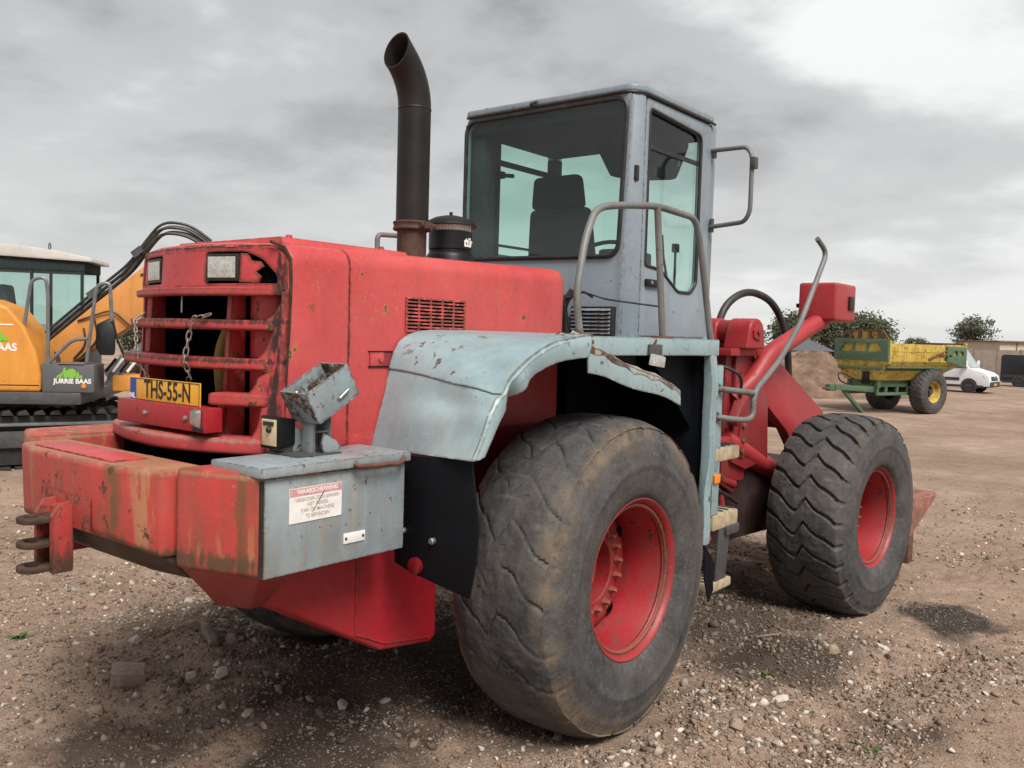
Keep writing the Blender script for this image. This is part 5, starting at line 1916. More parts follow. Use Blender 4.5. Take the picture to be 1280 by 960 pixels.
# engine housing on the right side
bm = NB()
prism(bm, [(0.72, 1.02), (0.725, 1.25), (0.66, 1.55), (0.52, 1.87), (0.33, 2.10), (0.05, 2.20), (-1.6, 2.22), (-1.75, 2.10), (-1.75, 1.02)], 'x', 0.45, 1.25)
hs_ = obj('engine_housing', bm, 'orange', XV, 0.05, 4)
bm = NB()
prism(bm, [(-1.75, 1.05), (-1.75, 2.1), (-2.05, 2.0), (-2.15, 1.5), (-2.05, 1.0)], 'x', -1.25, 1.25)
obj('rear_weight', bm, 'orange', XV, 0.06, 3)
obj('deck', B(-1.25, 1.25, -1.75, 1.2, 0.86, 1.02), 'greydark', XV, 0.02)
obj('slew_ring', lathe(NB(), [(0.70, 0.62), (0.87, 0.62)], 'z', (0, 0, 0), 32, cap=True), 'greydark', XV)


obj('housing_seam', B(1.2485, 1.2525, -0.42, -0.41, 1.06, 2.16), 'black', hs_)
obj('housing_seam', B(1.2485, 1.2525, -1.75, 0.70, 1.10, 1.112), 'black', hs_)
obj('housing_latch', B(1.249, 1.262, -0.36, -0.28, 1.52, 1.58), 'black', hs_, 0.01)
for k in range(7):
    obj('housing_slot', B(1.2485, 1.2535, -1.30, -0.75, 1.45 + 0.06 * k, 1.475 + 0.06 * k), 'black', hs_)
for pts in ([(0.30, 1.75, 1.30), (0.40, 1.95, 1.55), (0.30, 2.25, 1.62)], [(0.45, 1.70, 1.22), (0.55, 1.95, 1.40), (0.45, 2.20, 1.75)], [(0.24, 1.50, 1.75), (0.42, 1.80, 1.85), (0.40, 2.05, 1.55)], [(0.5, 1.45, 1.25), (0.62, 1.62, 1.42), (0.5, 1.9, 1.3)]):
    obj('linkage_hose', tube(NB(), fillet(pts, 0.15), 0.018, 6), 'hose', XV)


def logo(parent, y0, z0, k, x):
    """little skyline of trees and a round crown"""
    bm = NB()
    for i, (dy, w, h) in enumerate(((-0.20, 0.03, 0.05), (-0.165, 0.035, 0.08), (-0.125, 0.03, 0.11), (-0.09, 0.045, 0.19), (0.13, 0.04, 0.11), (0.185, 0.03, 0.06))):
        yy = y0 + dy * k
        plate(bm, [(x, yy - w * k, z0), (x, yy + w * k, z0), (x, yy + w * 0.3 * k, z0 + h * k), (x, yy - w * 0.3 * k, z0 + h * k)], (0.004, 0, 0))
    cyl(bm, (x, y0 + 0.02 * k, z0 + 0.085 * k), (x + 0.006, y0 + 0.02 * k, z0 + 0.085 * k), 0.088 * k, 20)
    return obj('logo', bm, 'logogreen', parent)


def xmat(y, z, x):
    return frame((x, y, z), (0, 1, 0), (0, 0, 1))


logo(hs_, 0.10, 1.665, 1.15, 1.2515)
text('lettering', 'JURRIE BAAS', 0.135, xmat(0.09, 1.585, 1.252), 'white', hs_, 0.004, sx=0.95)
obj('logo_line', B(1.2515, 1.2555, 0.20, 0.40, 1.865, 1.882), 'white', hs_)
tb2 = obj('tool_locker', B(0.70, 1.25, 0.735, 1.36, 1.02, 1.385), 'midgrey', XV, 0.02)
logo(tb2, 1.07, 1.205, 0.72, 1.2515)
text('lettering', 'JURRIE BAAS', 0.085, xmat(1.10, 1.165, 1.252), 'white', tb2, 0.003, sx=0.95)
bm = NB()
lathe(bm, [(1.25, 0.030), (1.262, 0.028), (1.264, 0.0005)], 'x', (0, 1.235, 1.105), 16)
obj('orange_reflector', bm, 'orange_lens', tb2)
obj('locker_trim', B(0.72, 1.262, 0.93, 1.24, 1.386, 1.396), 'railgrey', tb2, 0.003)
# hand rails
for pts in ([(1.20, 0.52, 1.90), (1.20, 0.60, 2.46), (1.20, 0.77, 2.50), (1.20, 0.795, 2.28), (1.22, 0.80, 1.15)], [(1.20, 1.255, 1.42), (1.20, 1.375, 2.42), (1.20, 1.535, 2.46), (1.20, 1.56, 1.95)],
            [(1.20, 0.80, 1.39), (1.20, 1.08, 1.70), (1.20, 1.27, 1.72)]):
    obj('hand_rail', tube(NB(), fillet(pts, 0.10), 0.023, 8), 'railgrey', XV)
# cab, far side
cb = obj('cab', B(-1.28, -0.30, -0.80, 0.88, 1.0, 1.66), 'greydark', XV, 0.03)
bm = NB()
prism(bm, [(-0.86, 2.92), (-0.80, 2.99), (-0.1, 3.01), (0.5, 2.95), (0.96, 2.86), (0.98, 2.80), (-0.86, 2.86)], 'x', -1.34, -0.26)
obj('cab_roof', bm, 'roofwhite', cb, 0.02)
obj('cab_header', B(-1.28, -0.31, -0.80, 0.86, 2.66, 2.86), 'liner', cb, 0.02)
for x in (-1.26, -0.34):
    for y in (-0.76, 0.15, 0.82):
        obj('cab_pillar', B(x - 0.02, x + 0.02, y - (0.06 if y < 0 else 0.018), y + (0.06 if y < 0 else 0.018), 1.66, 2.66), 'liner', cb)
    bm = NB()
    bm.faces.new([bm.verts.new(p) for p in ((x, -0.76, 1.66), (x, 0.86, 1.66), (x, 0.86, 2.68), (x, -0.76, 2.68))])
    obj('cab_window', bm, 'exglass', cb)
bm = NB()
hexa(bm, [(-0.95, -0.30, 1.66), (-0.55, -0.30, 1.66), (-0.55, -0.16, 1.66), (-0.95, -0.16, 1.66)], [(-0.93, -0.38, 2.45), (-0.57, -0.38, 2.45), (-0.57, -0.26, 2.45), (-0.93, -0.26, 2.45)])
obj('operator_seat', bm, 'liner', cb, 0.05, 3)
bm = NB()
tube(bm, [(-0.3 + 0.05 * math.cos(t), 0.40, 3.00 + 0.05 * math.sin(t)) for t in (2 * math.pi * k / 12 for k in range(12))], 0.008, 6, closed=True)
obj('lifting_eye', bm, 'greydark', cb)
# boom
BO = [(0.42, 1.22), (0.72, 1.30), (1.25, 1.66), (1.80, 2.04), (2.60, 2.50), (3.6, 2.62), (5.2, 2.15), (5.3, 2.45), (3.9, 2.95), (3.0, 3.06), (2.35, 3.00), (1.82, 2.80), (1.15, 2.22), (0.38, 1.52)]
bm = NB()
prism(bm, BO, 'x', -0.20, 0.20)
boom = obj('boom', bm, 'boomorange', XV, 0.02)
bm = NB()
prism(bm, [(4.95, 2.75), (5.25, 2.80), (5.45, 2.35), (5.30, 0.75), (5.12, 0.70), (5.02, 2.05)], 'x', -0.15, 0.15)
obj('dipper_arm', bm, 'boomorange', XV, 0.02)
obj('dipper_cylinder', cyl(NB(), (0, 3.3, 3.12), (0, 5.0, 2.78), 0.08, 14), 'greydark', XV)
bm = NB()
loft(bm, [[(x, y, z) for y, z in ((5.55, 0.70), (5.30, 0.85), (5.02, 0.72), (4.86, 0.42), (4.95, 0.12), (5.22, 0.02), (5.50, 0.10))] for x in (-0.45, 0.45)])
dg_ = obj('digging_bucket', thicken(bm, 0.03), 'greydark', XV)
for x in (-0.47, 0.44):
    bm = NB()
    prism(bm, [(5.55, 0.70), (5.30, 0.85), (5.02, 0.72), (4.86, 0.42), (4.95, 0.12), (5.22, 0.02), (5.50, 0.10)], 'x', x, x + 0.03)
    obj('bucket_cheek', bm, 'greydark', dg_)
for x in (-0.24, 0.24):
    bm = NB()
    lathe(bm, [(-0.03, 0.13), (0.03, 0.13)], 'x', (x, 0.55, 1.40), 20, cap=True)
    obj('boom_pin', bm, 'greydark', boom)
for x in (0.36, -0.36):
    bm = NB()
    cyl(bm, (x, 1.35, 1.18), (x, 2.30, 1.95), 0.13, 16)
    c_ = obj('boom_cylinder', bm, 'midgrey', XV)
    obj('piston_rod', cyl(NB(), (x, 2.30, 1.95), (x, 2.85, 2.40), 0.05, 12), 'chrome', c_)
for i, (x, dz) in enumerate(((-0.17, 0.02), (-0.10, 0.09), (-0.03, -0.01), (0.05, 0.13), (0.12, 0.05), (0.19, -0.04))):
    bm = NB()
    tube(bm, fillet([(x, 0.40, 1.60 + dz), (x, 1.10, 2.26 + dz), (x, 1.55, 2.66 + dz), (x, 1.78, 3.02 + dz), (x, 1.98, 3.27 + dz), (x, 2.35, 3.25 + dz), (x, 2.65, 3.03 + dz)], 0.22, 6), 0.021, 8)
    obj('boom_hose', bm, 'hose', boom)
for y, z in ((1.12, 2.30), (1.70, 2.90)):
    bm = NB()
    hexa(bm, [(-0.25, y - 0.06, z - 0.05), (0.25, y - 0.06, z - 0.05), (0.25, y + 0.06, z + 0.05), (-0.25, y + 0.06, z + 0.05)], [(-0.25, y - 0.11, z + 0.03), (0.25, y - 0.11, z + 0.03), (0.25, y + 0.01, z + 0.13), (-0.25, y + 0.01, z + 0.13)])
    obj('hose_clamp', bm, 'greydark', boom)
for pts in ([(0.21, 0.85, 1.42), (0.23, 1.02, 1.62), (0.22, 0.98, 1.85)], [(0.21, 0.95, 1.45), (0.23, 1.18, 1.70), (0.22, 1.12, 1.98)], [(0.21, 1.72, 2.62), (0.23, 1.85, 2.68), (0.22, 2.1, 2.66)], [(0.22, 0.9, 1.95), (0.24, 1.35, 2.12), (0.24, 1.75, 1.75), (0.3, 1.9, 1.6)]):
    obj('thin_hose', tube(NB(), fillet(pts, 0.12), 0.013, 6), 'hose', boom)
obj('side_mirror', hexa(NB(), [(1.18, 1.36, 1.92), (1.26, 1.42, 1.78), (1.26, 1.62, 1.70), (1.18, 1.60, 2.05)], [(1.20, 1.35, 1.60), (1.27, 1.43, 1.50), (1.27, 1.62, 1.50), (1.20, 1.60, 1.60)]), 'black', XV, 0.03, 3)
obj('mirror_arm', tube(NB(), [(1.2, 1.56, 2.0), (1.22, 1.63, 1.72), (1.22, 1.75, 1.42)], 0.016, 6), 'black', XV)
bm = NB()
prism(bm, [(1.40, 1.10), (1.62, 1.12), (1.66, 1.42), (1.60, 1.52), (1.45, 1.25)], 'x', 0.85, 0.88)
obj('step_guard', bm, 'railgrey', XV, 0.01)
obj('front_fairing', B(0.1, 0.9, 1.50, 1.95, 1.02, 1.24), 'orange', XV, 0.03)
for k in range(4):
    obj('rear_grab', tube(NB(), [(0.9, 1.42 + 0.09 * k, 1.28), (0.9, 1.55 + 0.09 * k, 1.46)], 0.02, 6), 'white' if k % 2 else 'black', XV)
# undercarriage, turned against the upper part
UM = Matrix.Rotation(R(22), 4, 'Z')
N_PAD = 44
Lh, Rk = 1.45, 0.36


def track_pos(s):
    per = 4 * Lh + 2 * math.pi * Rk
    s = (s % 1.0) * per
    if s < 2 * Lh:
        return (-Lh + s, 2 * Rk + 0.03, 0)
    s -= 2 * Lh
    if s < math.pi * Rk:
        a = math.pi / 2 - s / Rk
        return (Lh + Rk * math.cos(a), Rk + 0.03 + Rk * math.sin(a), a - math.pi / 2)
    s -= math.pi * Rk
    if s < 2 * Lh:
        return (Lh - s, 0.03, math.pi)
    s -= 2 * Lh
    a = -math.pi / 2 - s / Rk
    return (-Lh + Rk * math.cos(a), Rk + 0.03 + Rk * math.sin(a), a - math.pi / 2)


PADM = mesh_of('track_pad', hexa(NB(), [(-0.29, -0.072, -0.03), (0.29, -0.072, -0.03), (0.29, 0.072, -0.03), (-0.29, 0.072, -0.03)], [(-0.29, -0.05, 0.012), (0.29, -0.05, 0.012), (0.29, 0.03, 0.035), (-0.29, 0.03, 0.035)]), 'track', 0.004)
for x in (1.10, -1.10):
    bm = NB()
    oc = [(Lh + (Rk - 0.05) * math.cos(R(t)), Rk + 0.03 + (Rk - 0.05) * math.sin(R(t))) for t in range(-90, 91, 15)] + [(-Lh + (Rk - 0.05) * math.cos(R(t)), Rk + 0.03 + (Rk - 0.05) * math.sin(R(t))) for t in range(90, 271, 15)]
    prism(bm, oc, 'x', x - 0.20, x + 0.20)
    tk = obj('track', bm, 'track', XV, 0)
    tk.rotation_euler = (0, 0, R(22))
    for i in range(N_PAD):
        y, z, a = track_pos(i / N_PAD)
        inst('track_pad', PADM, tk, (x, y, z), (a, 0, 0))
    obj('side_frame', B(x + 0.20, x + 0.26, -1.2, 1.2, 0.30, 0.52), 'greydark', tk, 0.02)
    obj('frame_edge', B(x + 0.20, x + 0.31, -1.45, 1.45, 0.585, 0.62), 'railgrey', tk, 0.006)
o = obj('car_body', B(-0.9, 0.9, -0.8, 0.8, 0.35, 0.72), 'greydark', XV, 0.03)
o.rotation_euler = (0, 0, R(22))
bm = NB()
prism(bm, [(1.95, 0.12), (2.10, 0.08), (2.02, 0.35), (2.08, 0.62), (1.98, 0.62)], 'x', -1.25, 1.25)
o = obj('dozer_blade', bm, 'greydark', XV, 0.01)
o.rotation_euler = (0, 0, R(22))
for x in (-0.5, 0.5):
    o = obj('blade_arm', hexa(NB(), [(x - 0.08, 0.7, 0.45), (x + 0.08, 0.7, 0.45), (x + 0.08, 0.7, 0.62), (x - 0.08, 0.7, 0.62)], [(x - 0.08, 1.98, 0.3), (x + 0.08, 1.98, 0.3), (x + 0.08, 1.98, 0.48), (x - 0.08, 1.98, 0.48)]), 'greydark', XV, 0.01)
    o.rotation_euler = (0, 0, R(22))

# ================================================================== dump trailer
MT['tyellow'] = paint('weathered_yellow', (0.46, 0.32, 0.035), (0.55, 0.40, 0.08), chips=1.8, edgewear=0, rough=0.6, dirt=0.85, dirtcol=(0.15, 0.085, 0.035), scale=0.8)
MT['tgreen'] = paint('weathered_green', (0.045, 0.105, 0.055), (0.085, 0.155, 0.09), chips=1.3, edgewear=0, rough=0.55, dirt=0.30, scale=0.8)
TRG = float(gbase(-5.47, 29.71))
TRL = empty('dump_trailer', (-5.47, 29.71, TRG), R(160.5), 'yellow and green dump trailer with one big axle and drawbar resting on a prop', 'trailer')
WF = 2.47
# hull: rises to the back
secs = []
for y, zb, wb in ((WF, 1.16, 0.62), (1.2, 1.16, 0.62), (0.0, 1.18, 0.62), (-0.9, 1.36, 0.70), (-1.75, 1.72, 0.92)):
    secs.append([(-1.02, y, 1.80), (-wb, y, zb), (wb, y, zb), (1.02, y, 1.80)])
hull = obj('hull', thicken(loft(NB(), secs), 0.03), 'tyellow', TRL)
for s in (-1, 1):
    bm = NB()
    bd = 1.03 * s
    box(bm, min(bd, bd - 0.06 * s), max(bd, bd - 0.06 * s), -0.55, WF - 0.12, 1.80, 2.36)
    obj('side_board', bm, 'tyellow', hull, 0.01)
    obj('side_seam', B(min(bd, bd + 0.012 * s), max(bd, bd + 0.012 * s), -0.55, WF - 0.12, 2.10, 2.125), 'tyellow', hull)
    obj('side_rib', B(min(bd * 0.9, bd * 0.96), max(bd * 0.9, bd * 0.96), -1.2, WF, 1.545, 1.60), 'tgreen', hull, 0.01)
    bm = NB()
    loft(bm, [[(0.86 * s, y, zc_ - 0.05), (0.95 * s, y, zc_), (0.86 * s, y, zc_ + 0.04)] for y, zc_ in ((WF, 1.50), (0, 1.52), (-1.4, 1.74))], True, True)
    obj('hull_rib', bm, 'tgreen', hull)
    # rear green frame with openings
    xm = frame((bd, 0, 0), (0, 1, 0), (0, 0, 1))
    panel('rear_frame', [(-0.70, 1.78), (-0.70, 2.32), (-1.85, 2.30), (-1.85, 1.60), (-1.70, 1.60)], [[(-0.85, 1.90), (-0.85, 2.05), (-1.0, 1.98)], [(-1.10, 2.0), (-1.10, 2.17), (-1.32, 2.17), (-1.32, 2.0)], [(-1.45, 2.0), (-1.45, 2.17), (-1.68, 2.15), (-1.68, 2.0)]], 0.06, xm, 'tgreen', hull, 0.004)
    obj('rear_sheet', B(min(bd - 0.05 * s, bd - 0.08 * s), max(bd - 0.05 * s, bd - 0.08 * s), -1.80, -0.55, 1.75, 2.38), 'tyellow', hull)
    obj('rear_post', B(min(bd, bd - 0.08 * s), max(bd, bd - 0.08 * s), -1.92, -1.80, 1.70, 2.46), 'tyellow', hull, 0.01)
    bm = NB()
    tube(bm, [(bd + 0.03 * s, -0.1, 2.02), (bd + 0.05 * s, -0.75, 2.00)], 0.035, 8)
    tube(bm, [(bd + 0.03 * s, 0.35, 1.86), (bd + 0.05 * s, -0.60, 2.16)], 0.03, 8)
    obj('side_ram', bm, 'rust', hull)
    obj('corner_post', B(min(bd, bd - 0.10 * s), max(bd, bd - 0.10 * s), WF - 0.12, WF + 0.02, 1.70, 2.46), 'tyellow', hull, 0.01)
obj('rear_rail', B(-1.0, 1.0, -1.92, -1.82, 2.36, 2.44), 'rust', hull, 0.01)
# front wall
fm = frame((0, WF + 0.01, 0), (-1, 0, 0), (0, 0, 1))
front = panel('front_wall', [(-1.03, 1.78), (-0.66, 1.14), (0.66, 1.14), (1.03, 1.78), (1.03, 2.45), (-1.03, 2.45)], [], 0.05, fm, 'tyellow', TRL, 0.004)
panel('front_frame', [(-1.05, 1.78), (1.05, 1.78), (1.05, 2.50), (-1.05, 2.50)], [[(-0.85, 2.08), (-0.35, 2.08), (-0.35, 2.36), (-0.62, 2.36)], [(-0.28, 2.08), (0.20, 2.08), (0.20, 2.36), (-0.28, 2.36)], [(0.27, 2.08), (0.85, 2.08), (0.62, 2.36), (0.27, 2.36)]], 0.10, frame((0, WF + 0.05, 0), (-1, 0, 0), (0, 0, 1)), 'tgreen', front, 0.006)
obj('front_rib', B(-0.88, 0.88, WF + 0.03, WF + 0.09, 1.48, 1.58), 'tgreen', front, 0.01)
bm = NB()
prism(bm, [(-0.95, 2.50), (-0.70, 2.80), (0.70, 2.80), (0.95, 2.50), (0.88, 2.50), (0.66, 2.75), (-0.66, 2.75), (-0.88, 2.50)], 'y', WF - 0.10, WF - 0.04)
for x in (-0.55, -0.2, 0.2, 0.55):
    box(bm, x - 0.04, x + 0.04, WF - 0.11, WF - 0.05, 2.48, 2.78)
obj('header_rack', bm, 'rust', front)
for x0, x1 in ((-0.5, -0.25), (-0.15, 0.14), (0.26, 0.5)):
    obj('header_sheet', B(x0, x1, WF - 0.14, WF - 0.115, 2.50, 2.74), 'tyellow', front)
# chassis and drawbar
for s in (-1, 1):
    obj('chassis_beam', B(0.45 * s - 0.05, 0.45 * s + 0.05, -1.3, 2.4, 0.90, 1.12), 'tgreen', TRL, 0.01)
    obj('drawbar_beam', hexa(NB(), [(0.45 * s - 0.05, 2.3, 0.72), (0.45 * s + 0.05, 2.3, 0.72), (0.45 * s + 0.05, 2.3, 0.92), (0.45 * s - 0.05, 2.3, 0.92)], [(0.08 * s - 0.05, 3.9, 0.80), (0.08 * s + 0.05, 3.9, 0.80), (0.08 * s + 0.05, 3.9, 0.96), (0.08 * s - 0.05, 3.9, 0.96)]), 'tgreen', TRL, 0.01)
    obj('lower_beam', B(0.55 * s - 0.04, 0.55 * s + 0.04, -0.6, 2.4, 0.62, 0.72), 'tgreen', TRL, 0.01)
    for y in (0.7, 1.3, 1.9, 2.35):
        obj('beam_strut', B(0.55 * s - 0.035, 0.55 * s + 0.035, y - 0.05, y + 0.05, 0.70, 0.92), 'tgreen', TRL)
obj('cross_beam', B(-0.6, 0.6, 2.25, 2.40, 0.86, 1.14), 'tgreen', TRL, 0.01)
obj('tow_eye', tube(NB(), [(0.0 + 0.09 * math.cos(t), 4.22 + 0.09 * math.sin(t), 0.84) for t in (2 * math.pi * k / 16 for k in range(16))], 0.035, 8, closed=True), 'rust', TRL)
obj('coupling', B(-0.10, 0.10, 3.85, 4.15, 0.76, 0.98), 'tgreen', TRL, 0.02)
obj('prop_leg', hexa(NB(), [(-0.16, 3.55, 0.75), (-0.06, 3.55, 0.75), (-0.06, 3.45, 0.82), (-0.16, 3.45, 0.82)], [(-0.20, 2.55, 0.0), (-0.06, 2.55, 0.0), (-0.06, 2.45, 0.05), (-0.20, 2.45, 0.05)]), 'tgreen', TRL, 0.01)
obj('drawbar_hose', tube(NB(), fillet([(-0.05, 2.3, 1.0), (-0.1, 2.9, 1.12), (-0.1, 3.4, 1.30), (-0.05, 3.75, 1.38), (0.0, 3.6, 1.1), (0, 3.2, 0.98)], 0.2), 0.022, 6), 'hose', TRL)
obj('valve_block', B(-0.35, -0.15, 2.5, 2.65, 1.0, 1.42), 'black', TRL, 0.02)
obj('axle', cyl(NB(), (-1.0, 0, 0.75), (1.0, 0, 0.75), 0.09, 14), 'greydark', TRL)
bm = NB()
lathe(bm, [(0.17, 0.385), (0.22, 0.39), (0.225, 0.375), (0.18, 0.34), (0.10, 0.32), (0.06, 0.30), (0.07, 0.22), (0.05, 0.20), (-0.05, 0.20)], 'x', seg=36)
RIMY = mesh_of('rim', bm, 'tyellow')
for s in (-1, 1):
    w = inst('wheel', RIMY, TRL, (0.86 * s, 0, 0.755), (0, 0, 0 if s > 0 else math.pi))
    inst('tyre', ME_TF, w, scale=(1.0, 1.115, 1.115))
    bm = NB()
    lathe(bm, [(-0.05, 0.21), (0.0, 0.205), (0.01, 0.0005)], 'x', seg=18)
    obj('hub', bm, 'black', w)

# ================================================================== vans
MT['vanwhite'] = simple('white_van_paint', (0.70, 0.71, 0.71), 0.3, 0, 0.03, 3, 0.0)
MT['vanblack'] = simple('black_van_paint', (0.016, 0.017, 0.020), 0.25, 0, 0.05, 3, 0.0)
MT['trim'] = simple('grey_plastic_trim', (0.035, 0.036, 0.038), 0.6, 0, 0.1, 8, 0.1)
MT['vanglass'] = flat('dark_van_glass', (0.05, 0.065, 0.065), 0.06)
MT['paleglass'] = simple('painted_sky_windscreen', (0.30, 0.36, 0.35), 0.12, 0, 0.2, 1, 0)  # pale sky reflection painted into the glass colour
MT['vantyre'] = simple('van_tyre', (0.02, 0.02, 0.021), 0.7, 0, 0.1, 10, 0.1)
MT['alloy'] = simple('silver_wheel', (0.42, 0.43, 0.44), 0.35, 0.6, 0.1, 10, 0.1)
MT['headlampglass'] = simple('headlamp_glass', (0.35, 0.36, 0.37), 0.15, 0.3, 0.3, 10, 0.1)


def van(name, loc, rz, paintm, label, H, L, low):
    """y forward, origin under the middle"""
    v = empty(name, loc, rz, label, 'van')
    yf, yr = L / 2, -L / 2
    hw = 0.97
    hood = 1.12 if not low else 1.05
    prof = [(yr, 0.42), (yr, H - 0.10), (yr + 0.10, H), (yf - 2.15, H), (yf - 1.75, H - 0.06), (yf - 0.98, hood + 0.14), (yf - 0.30, hood - 0.05), (yf - 0.06, hood - 0.22), (yf, 0.60), (yf - 0.02, 0.36), (yr, 0.36)]
    bm = NB()
    secs = []
    for x, ins, zi in ((-hw, 0.05, 0.06), (-hw + 0.06, 0, 0), (hw - 0.06, 0, 0), (hw, 0.05, 0.06)):
        secs.append([(x * (1 if z < 1.25 else 1 - 0.06 * (z - 1.25)), y * (1 - ins * 0.03), z - (zi if z > H - 0.2 else 0)) for y, z in prof])
    loft(bm, secs, True, True)
    body = obj('body', bm, paintm, v, 0.02)
    zs = hood + 0.16
    for s in (-1, 1):
        xs = hw * (1 - 0.06 * (1.6 - 1.25)) + 0.004

        def side(nm, pts, m, off=0.0):
            return obj(nm, plate(NB(), [(s * (hw * (1 - 0.06 * max(0, z - 1.25)) + 0.004 + off), y, z) for y, z in pts], (s * 0.006, 0, 0)), m, v)
        side('side_window', [(yf - 1.10, zs), (yf - 1.72, H - 0.30), (yf - 2.25, H - 0.28), (yf - 2.25, zs - 0.02)], 'vanglass')
        side('door_seam', [(yf - 2.36, 0.45), (yf - 2.36, H - 0.2), (yf - 2.34, H - 0.2), (yf - 2.34, 0.45)], 'trim')
        side('rub_strip', [(yr + 0.15, 0.62), (yr + 0.15, 0.78), (yf - 1.45, 0.78), (yf - 1.45, 0.62)], 'trim')
        obj('sill', B(min(s * 0.9, s * 0.985), max(s * 0.9, s * 0.985), yr + 0.1, yf - 0.3, 0.28, 0.42), 'trim', v, 0.02)
        obj('wing_mirror', hexa(NB(), [(s * 0.98, yf - 1.05, zs + 0.02), (s * 1.20, yf - 1.08, zs + 0.04), (s * 1.20, yf - 1.08, zs + 0.40), (s * 1.02, yf - 1.05, zs + 0.36)], [(s * 0.98, yf - 1.20, zs + 0.02), (s * 1.18, yf - 1.20, zs + 0.04), (s * 1.18, yf - 1.20, zs + 0.38), (s * 1.02, yf - 1.20, zs + 0.34)]), paintm, v, 0.03)
        obj('headlight', hexa(NB(), [(s * 0.60, yf - 0.10, 0.76), (s * 0.955, yf - 0.24, 0.76), (s * 0.955, yf - 0.36, 0.93), (s * 0.62, yf - 0.18, 0.92)], [(s * 0.60, yf - 0.03, 0.76), (s * 0.985, yf - 0.22, 0.76), (s * 0.985, yf - 0.34, 0.93), (s * 0.62, yf - 0.09, 0.92)]), 'headlampglass', v, 0.01)
        for y in (yf - 0.98, yr + 1.05):
            bm = NB()
            lathe(bm, [(-0.11, 0.20), (-0.11, 0.30), (-0.08, 0.335), (0.08, 0.335), (0.11, 0.30), (0.11, 0.20), (0.06, 0.19)], 'x', seg=28)
            wh = obj('wheel', bm, 'vantyre', v)
            wh.location = (s * 0.88, y, 0.335)
            wh.rotation_euler = (0, 0, 0 if s > 0 else math.pi)
            bm = NB()
            lathe(bm, [(0.06, 0.205), (0.095, 0.20), (0.085, 0.17), (0.06, 0.12), (0.085, 0.06), (0.09, 0.0005)], 'x', seg=20)
            rm = obj('rim', bm, 'alloy', wh)
            bm = NB()
            lathe(bm, [(0.0, 0.40), (0.006, 0.40)], 'x', (s * hw if s > 0 else -hw - 0.006, y, 0.36), 28, cap=True)
            obj('wheel_arch', bm, 'trim', v)
    obj('windscreen', plate(NB(), [(-0.80, yf - 0.99, hood + 0.18), (0.80, yf - 0.99, hood + 0.18), (0.74, yf - 1.70, H - 0.12), (-0.74, yf - 1.70, H - 0.12)], (0, 0.016, 0.008)), 'paleglass', v)
    obj('bumper', hexa(NB(), [(-0.95, yf - 0.35, 0.30), (0.95, yf - 0.35, 0.30), (0.95, yf - 0.35, 0.62), (-0.95, yf - 0.35, 0.62)], [(-0.86, yf + 0.04, 0.32), (0.86, yf + 0.04, 0.32), (0.86, yf + 0.03, 0.60), (-0.86, yf + 0.03, 0.60)]), 'trim', v, 0.04, 3)
    obj('radiator_grille', hexa(NB(), [(-0.58, yf - 0.15, 0.66), (0.58, yf - 0.15, 0.66), (0.58, yf - 0.2, 0.88), (-0.58, yf - 0.2, 0.88)], [(-0.58, yf + 0.012, 0.66), (0.58, yf + 0.012, 0.66), (0.58, yf - 0.05, 0.88), (-0.58, yf - 0.05, 0.88)]), 'trim', v, 0.01)
    bm = NB()
    lathe(bm, [(yf - 0.02, 0.075), (yf + 0.02, 0.070), (yf + 0.022, 0.0005)], 'y', (0, 0, 0.79), 16)
    obj('badge', bm, 'alloy', v)
    obj('number_plate', B(-0.26, 0.26, yf + 0.035, yf + 0.05, 0.40, 0.51), 'yellow_plate', v, 0.004)
    return v


gz = float(gbase(-8.8, 48.6))
wv = van('van', (-8.86, 48.7, gz), R(-94), 'vanwhite', 'white panel van parked behind the yellow and green trailer', 2.45, 5.8, False)
for y, z, m, s_ in ((0.55, 1.02, 'red_lens', 0.11), (0.25, 1.02, 'logogreen', 0.10), (-0.02, 1.02, 'ink', 0.10), (1.12, 2.0, 'red_lens', 0.16)):
    if z > 1.5:
        o = obj('window_sticker', plate(NB(), [(0.25, 1.30, 2.06), (0.55, 1.30, 2.06), (0.55, 1.42, 1.92), (0.25, 1.42, 1.92)], (0, 0.03, 0.02)), m, wv)
    else:
        obj('door_logo', B(0.975, 0.984, y - s_, y + s_, z - s_, z + s_), m, wv)
gz = float(gbase(-4.7, 59.1))
van('van', (-4.72, 59.1, gz), R(-92), 'vanblack', 'black low-roofed van at the right edge beside the white van', 2.0, 5.3, True)

# ================================================================== spoil heap, buildings, fence
MT['spoil'] = simple('brown_spoil', (0.19, 0.125, 0.088), 0.95, 0, 0.5, 1.8, 1.0, 0.2, dust=0.7, dustcol=(0.085, 0.055, 0.038))
n_ = 150
mx, my = np.meshgrid(np.linspace(-9, 9, n_), np.linspace(-6, 6, n_), indexing='ij')
rr_ = np.sqrt((mx / 8.4) ** 2 + (my / 5.4) ** 2)
mh = np.clip(1 - rr_, 0, None)
mz = 2.35 * np.minimum(mh * 2.1, 1.0) ** 0.9 * (0.86 + 0.30 * fbm(mx * 0.6 + 9, my * 0.6, 3)) + (0.75 * (fbm(mx * 1.5, my * 1.5 + 4, 5, 0.6) - 0.5)) * np.minimum(mh * 5, 1) - 0.12
ii = np.arange(n_ * n_).reshape(n_, n_)
ff = np.stack([ii[:-1, :-1], ii[1:, :-1], ii[1:, 1:], ii[:-1, 1:]], -1).reshape(-1, 4)
mm = np_mesh('spoil_heap', np.stack([mx, my, mz], -1).reshape(-1, 3), ff, 'spoil')
mm.polygons.foreach_set('use_smooth', np.ones(len(ff), bool))
o = link('spoil_heap', mm)
o.location = (-14.6, 35.5, float(gbase(-13, 36)))
o.scale = (1, 1, 0.76)
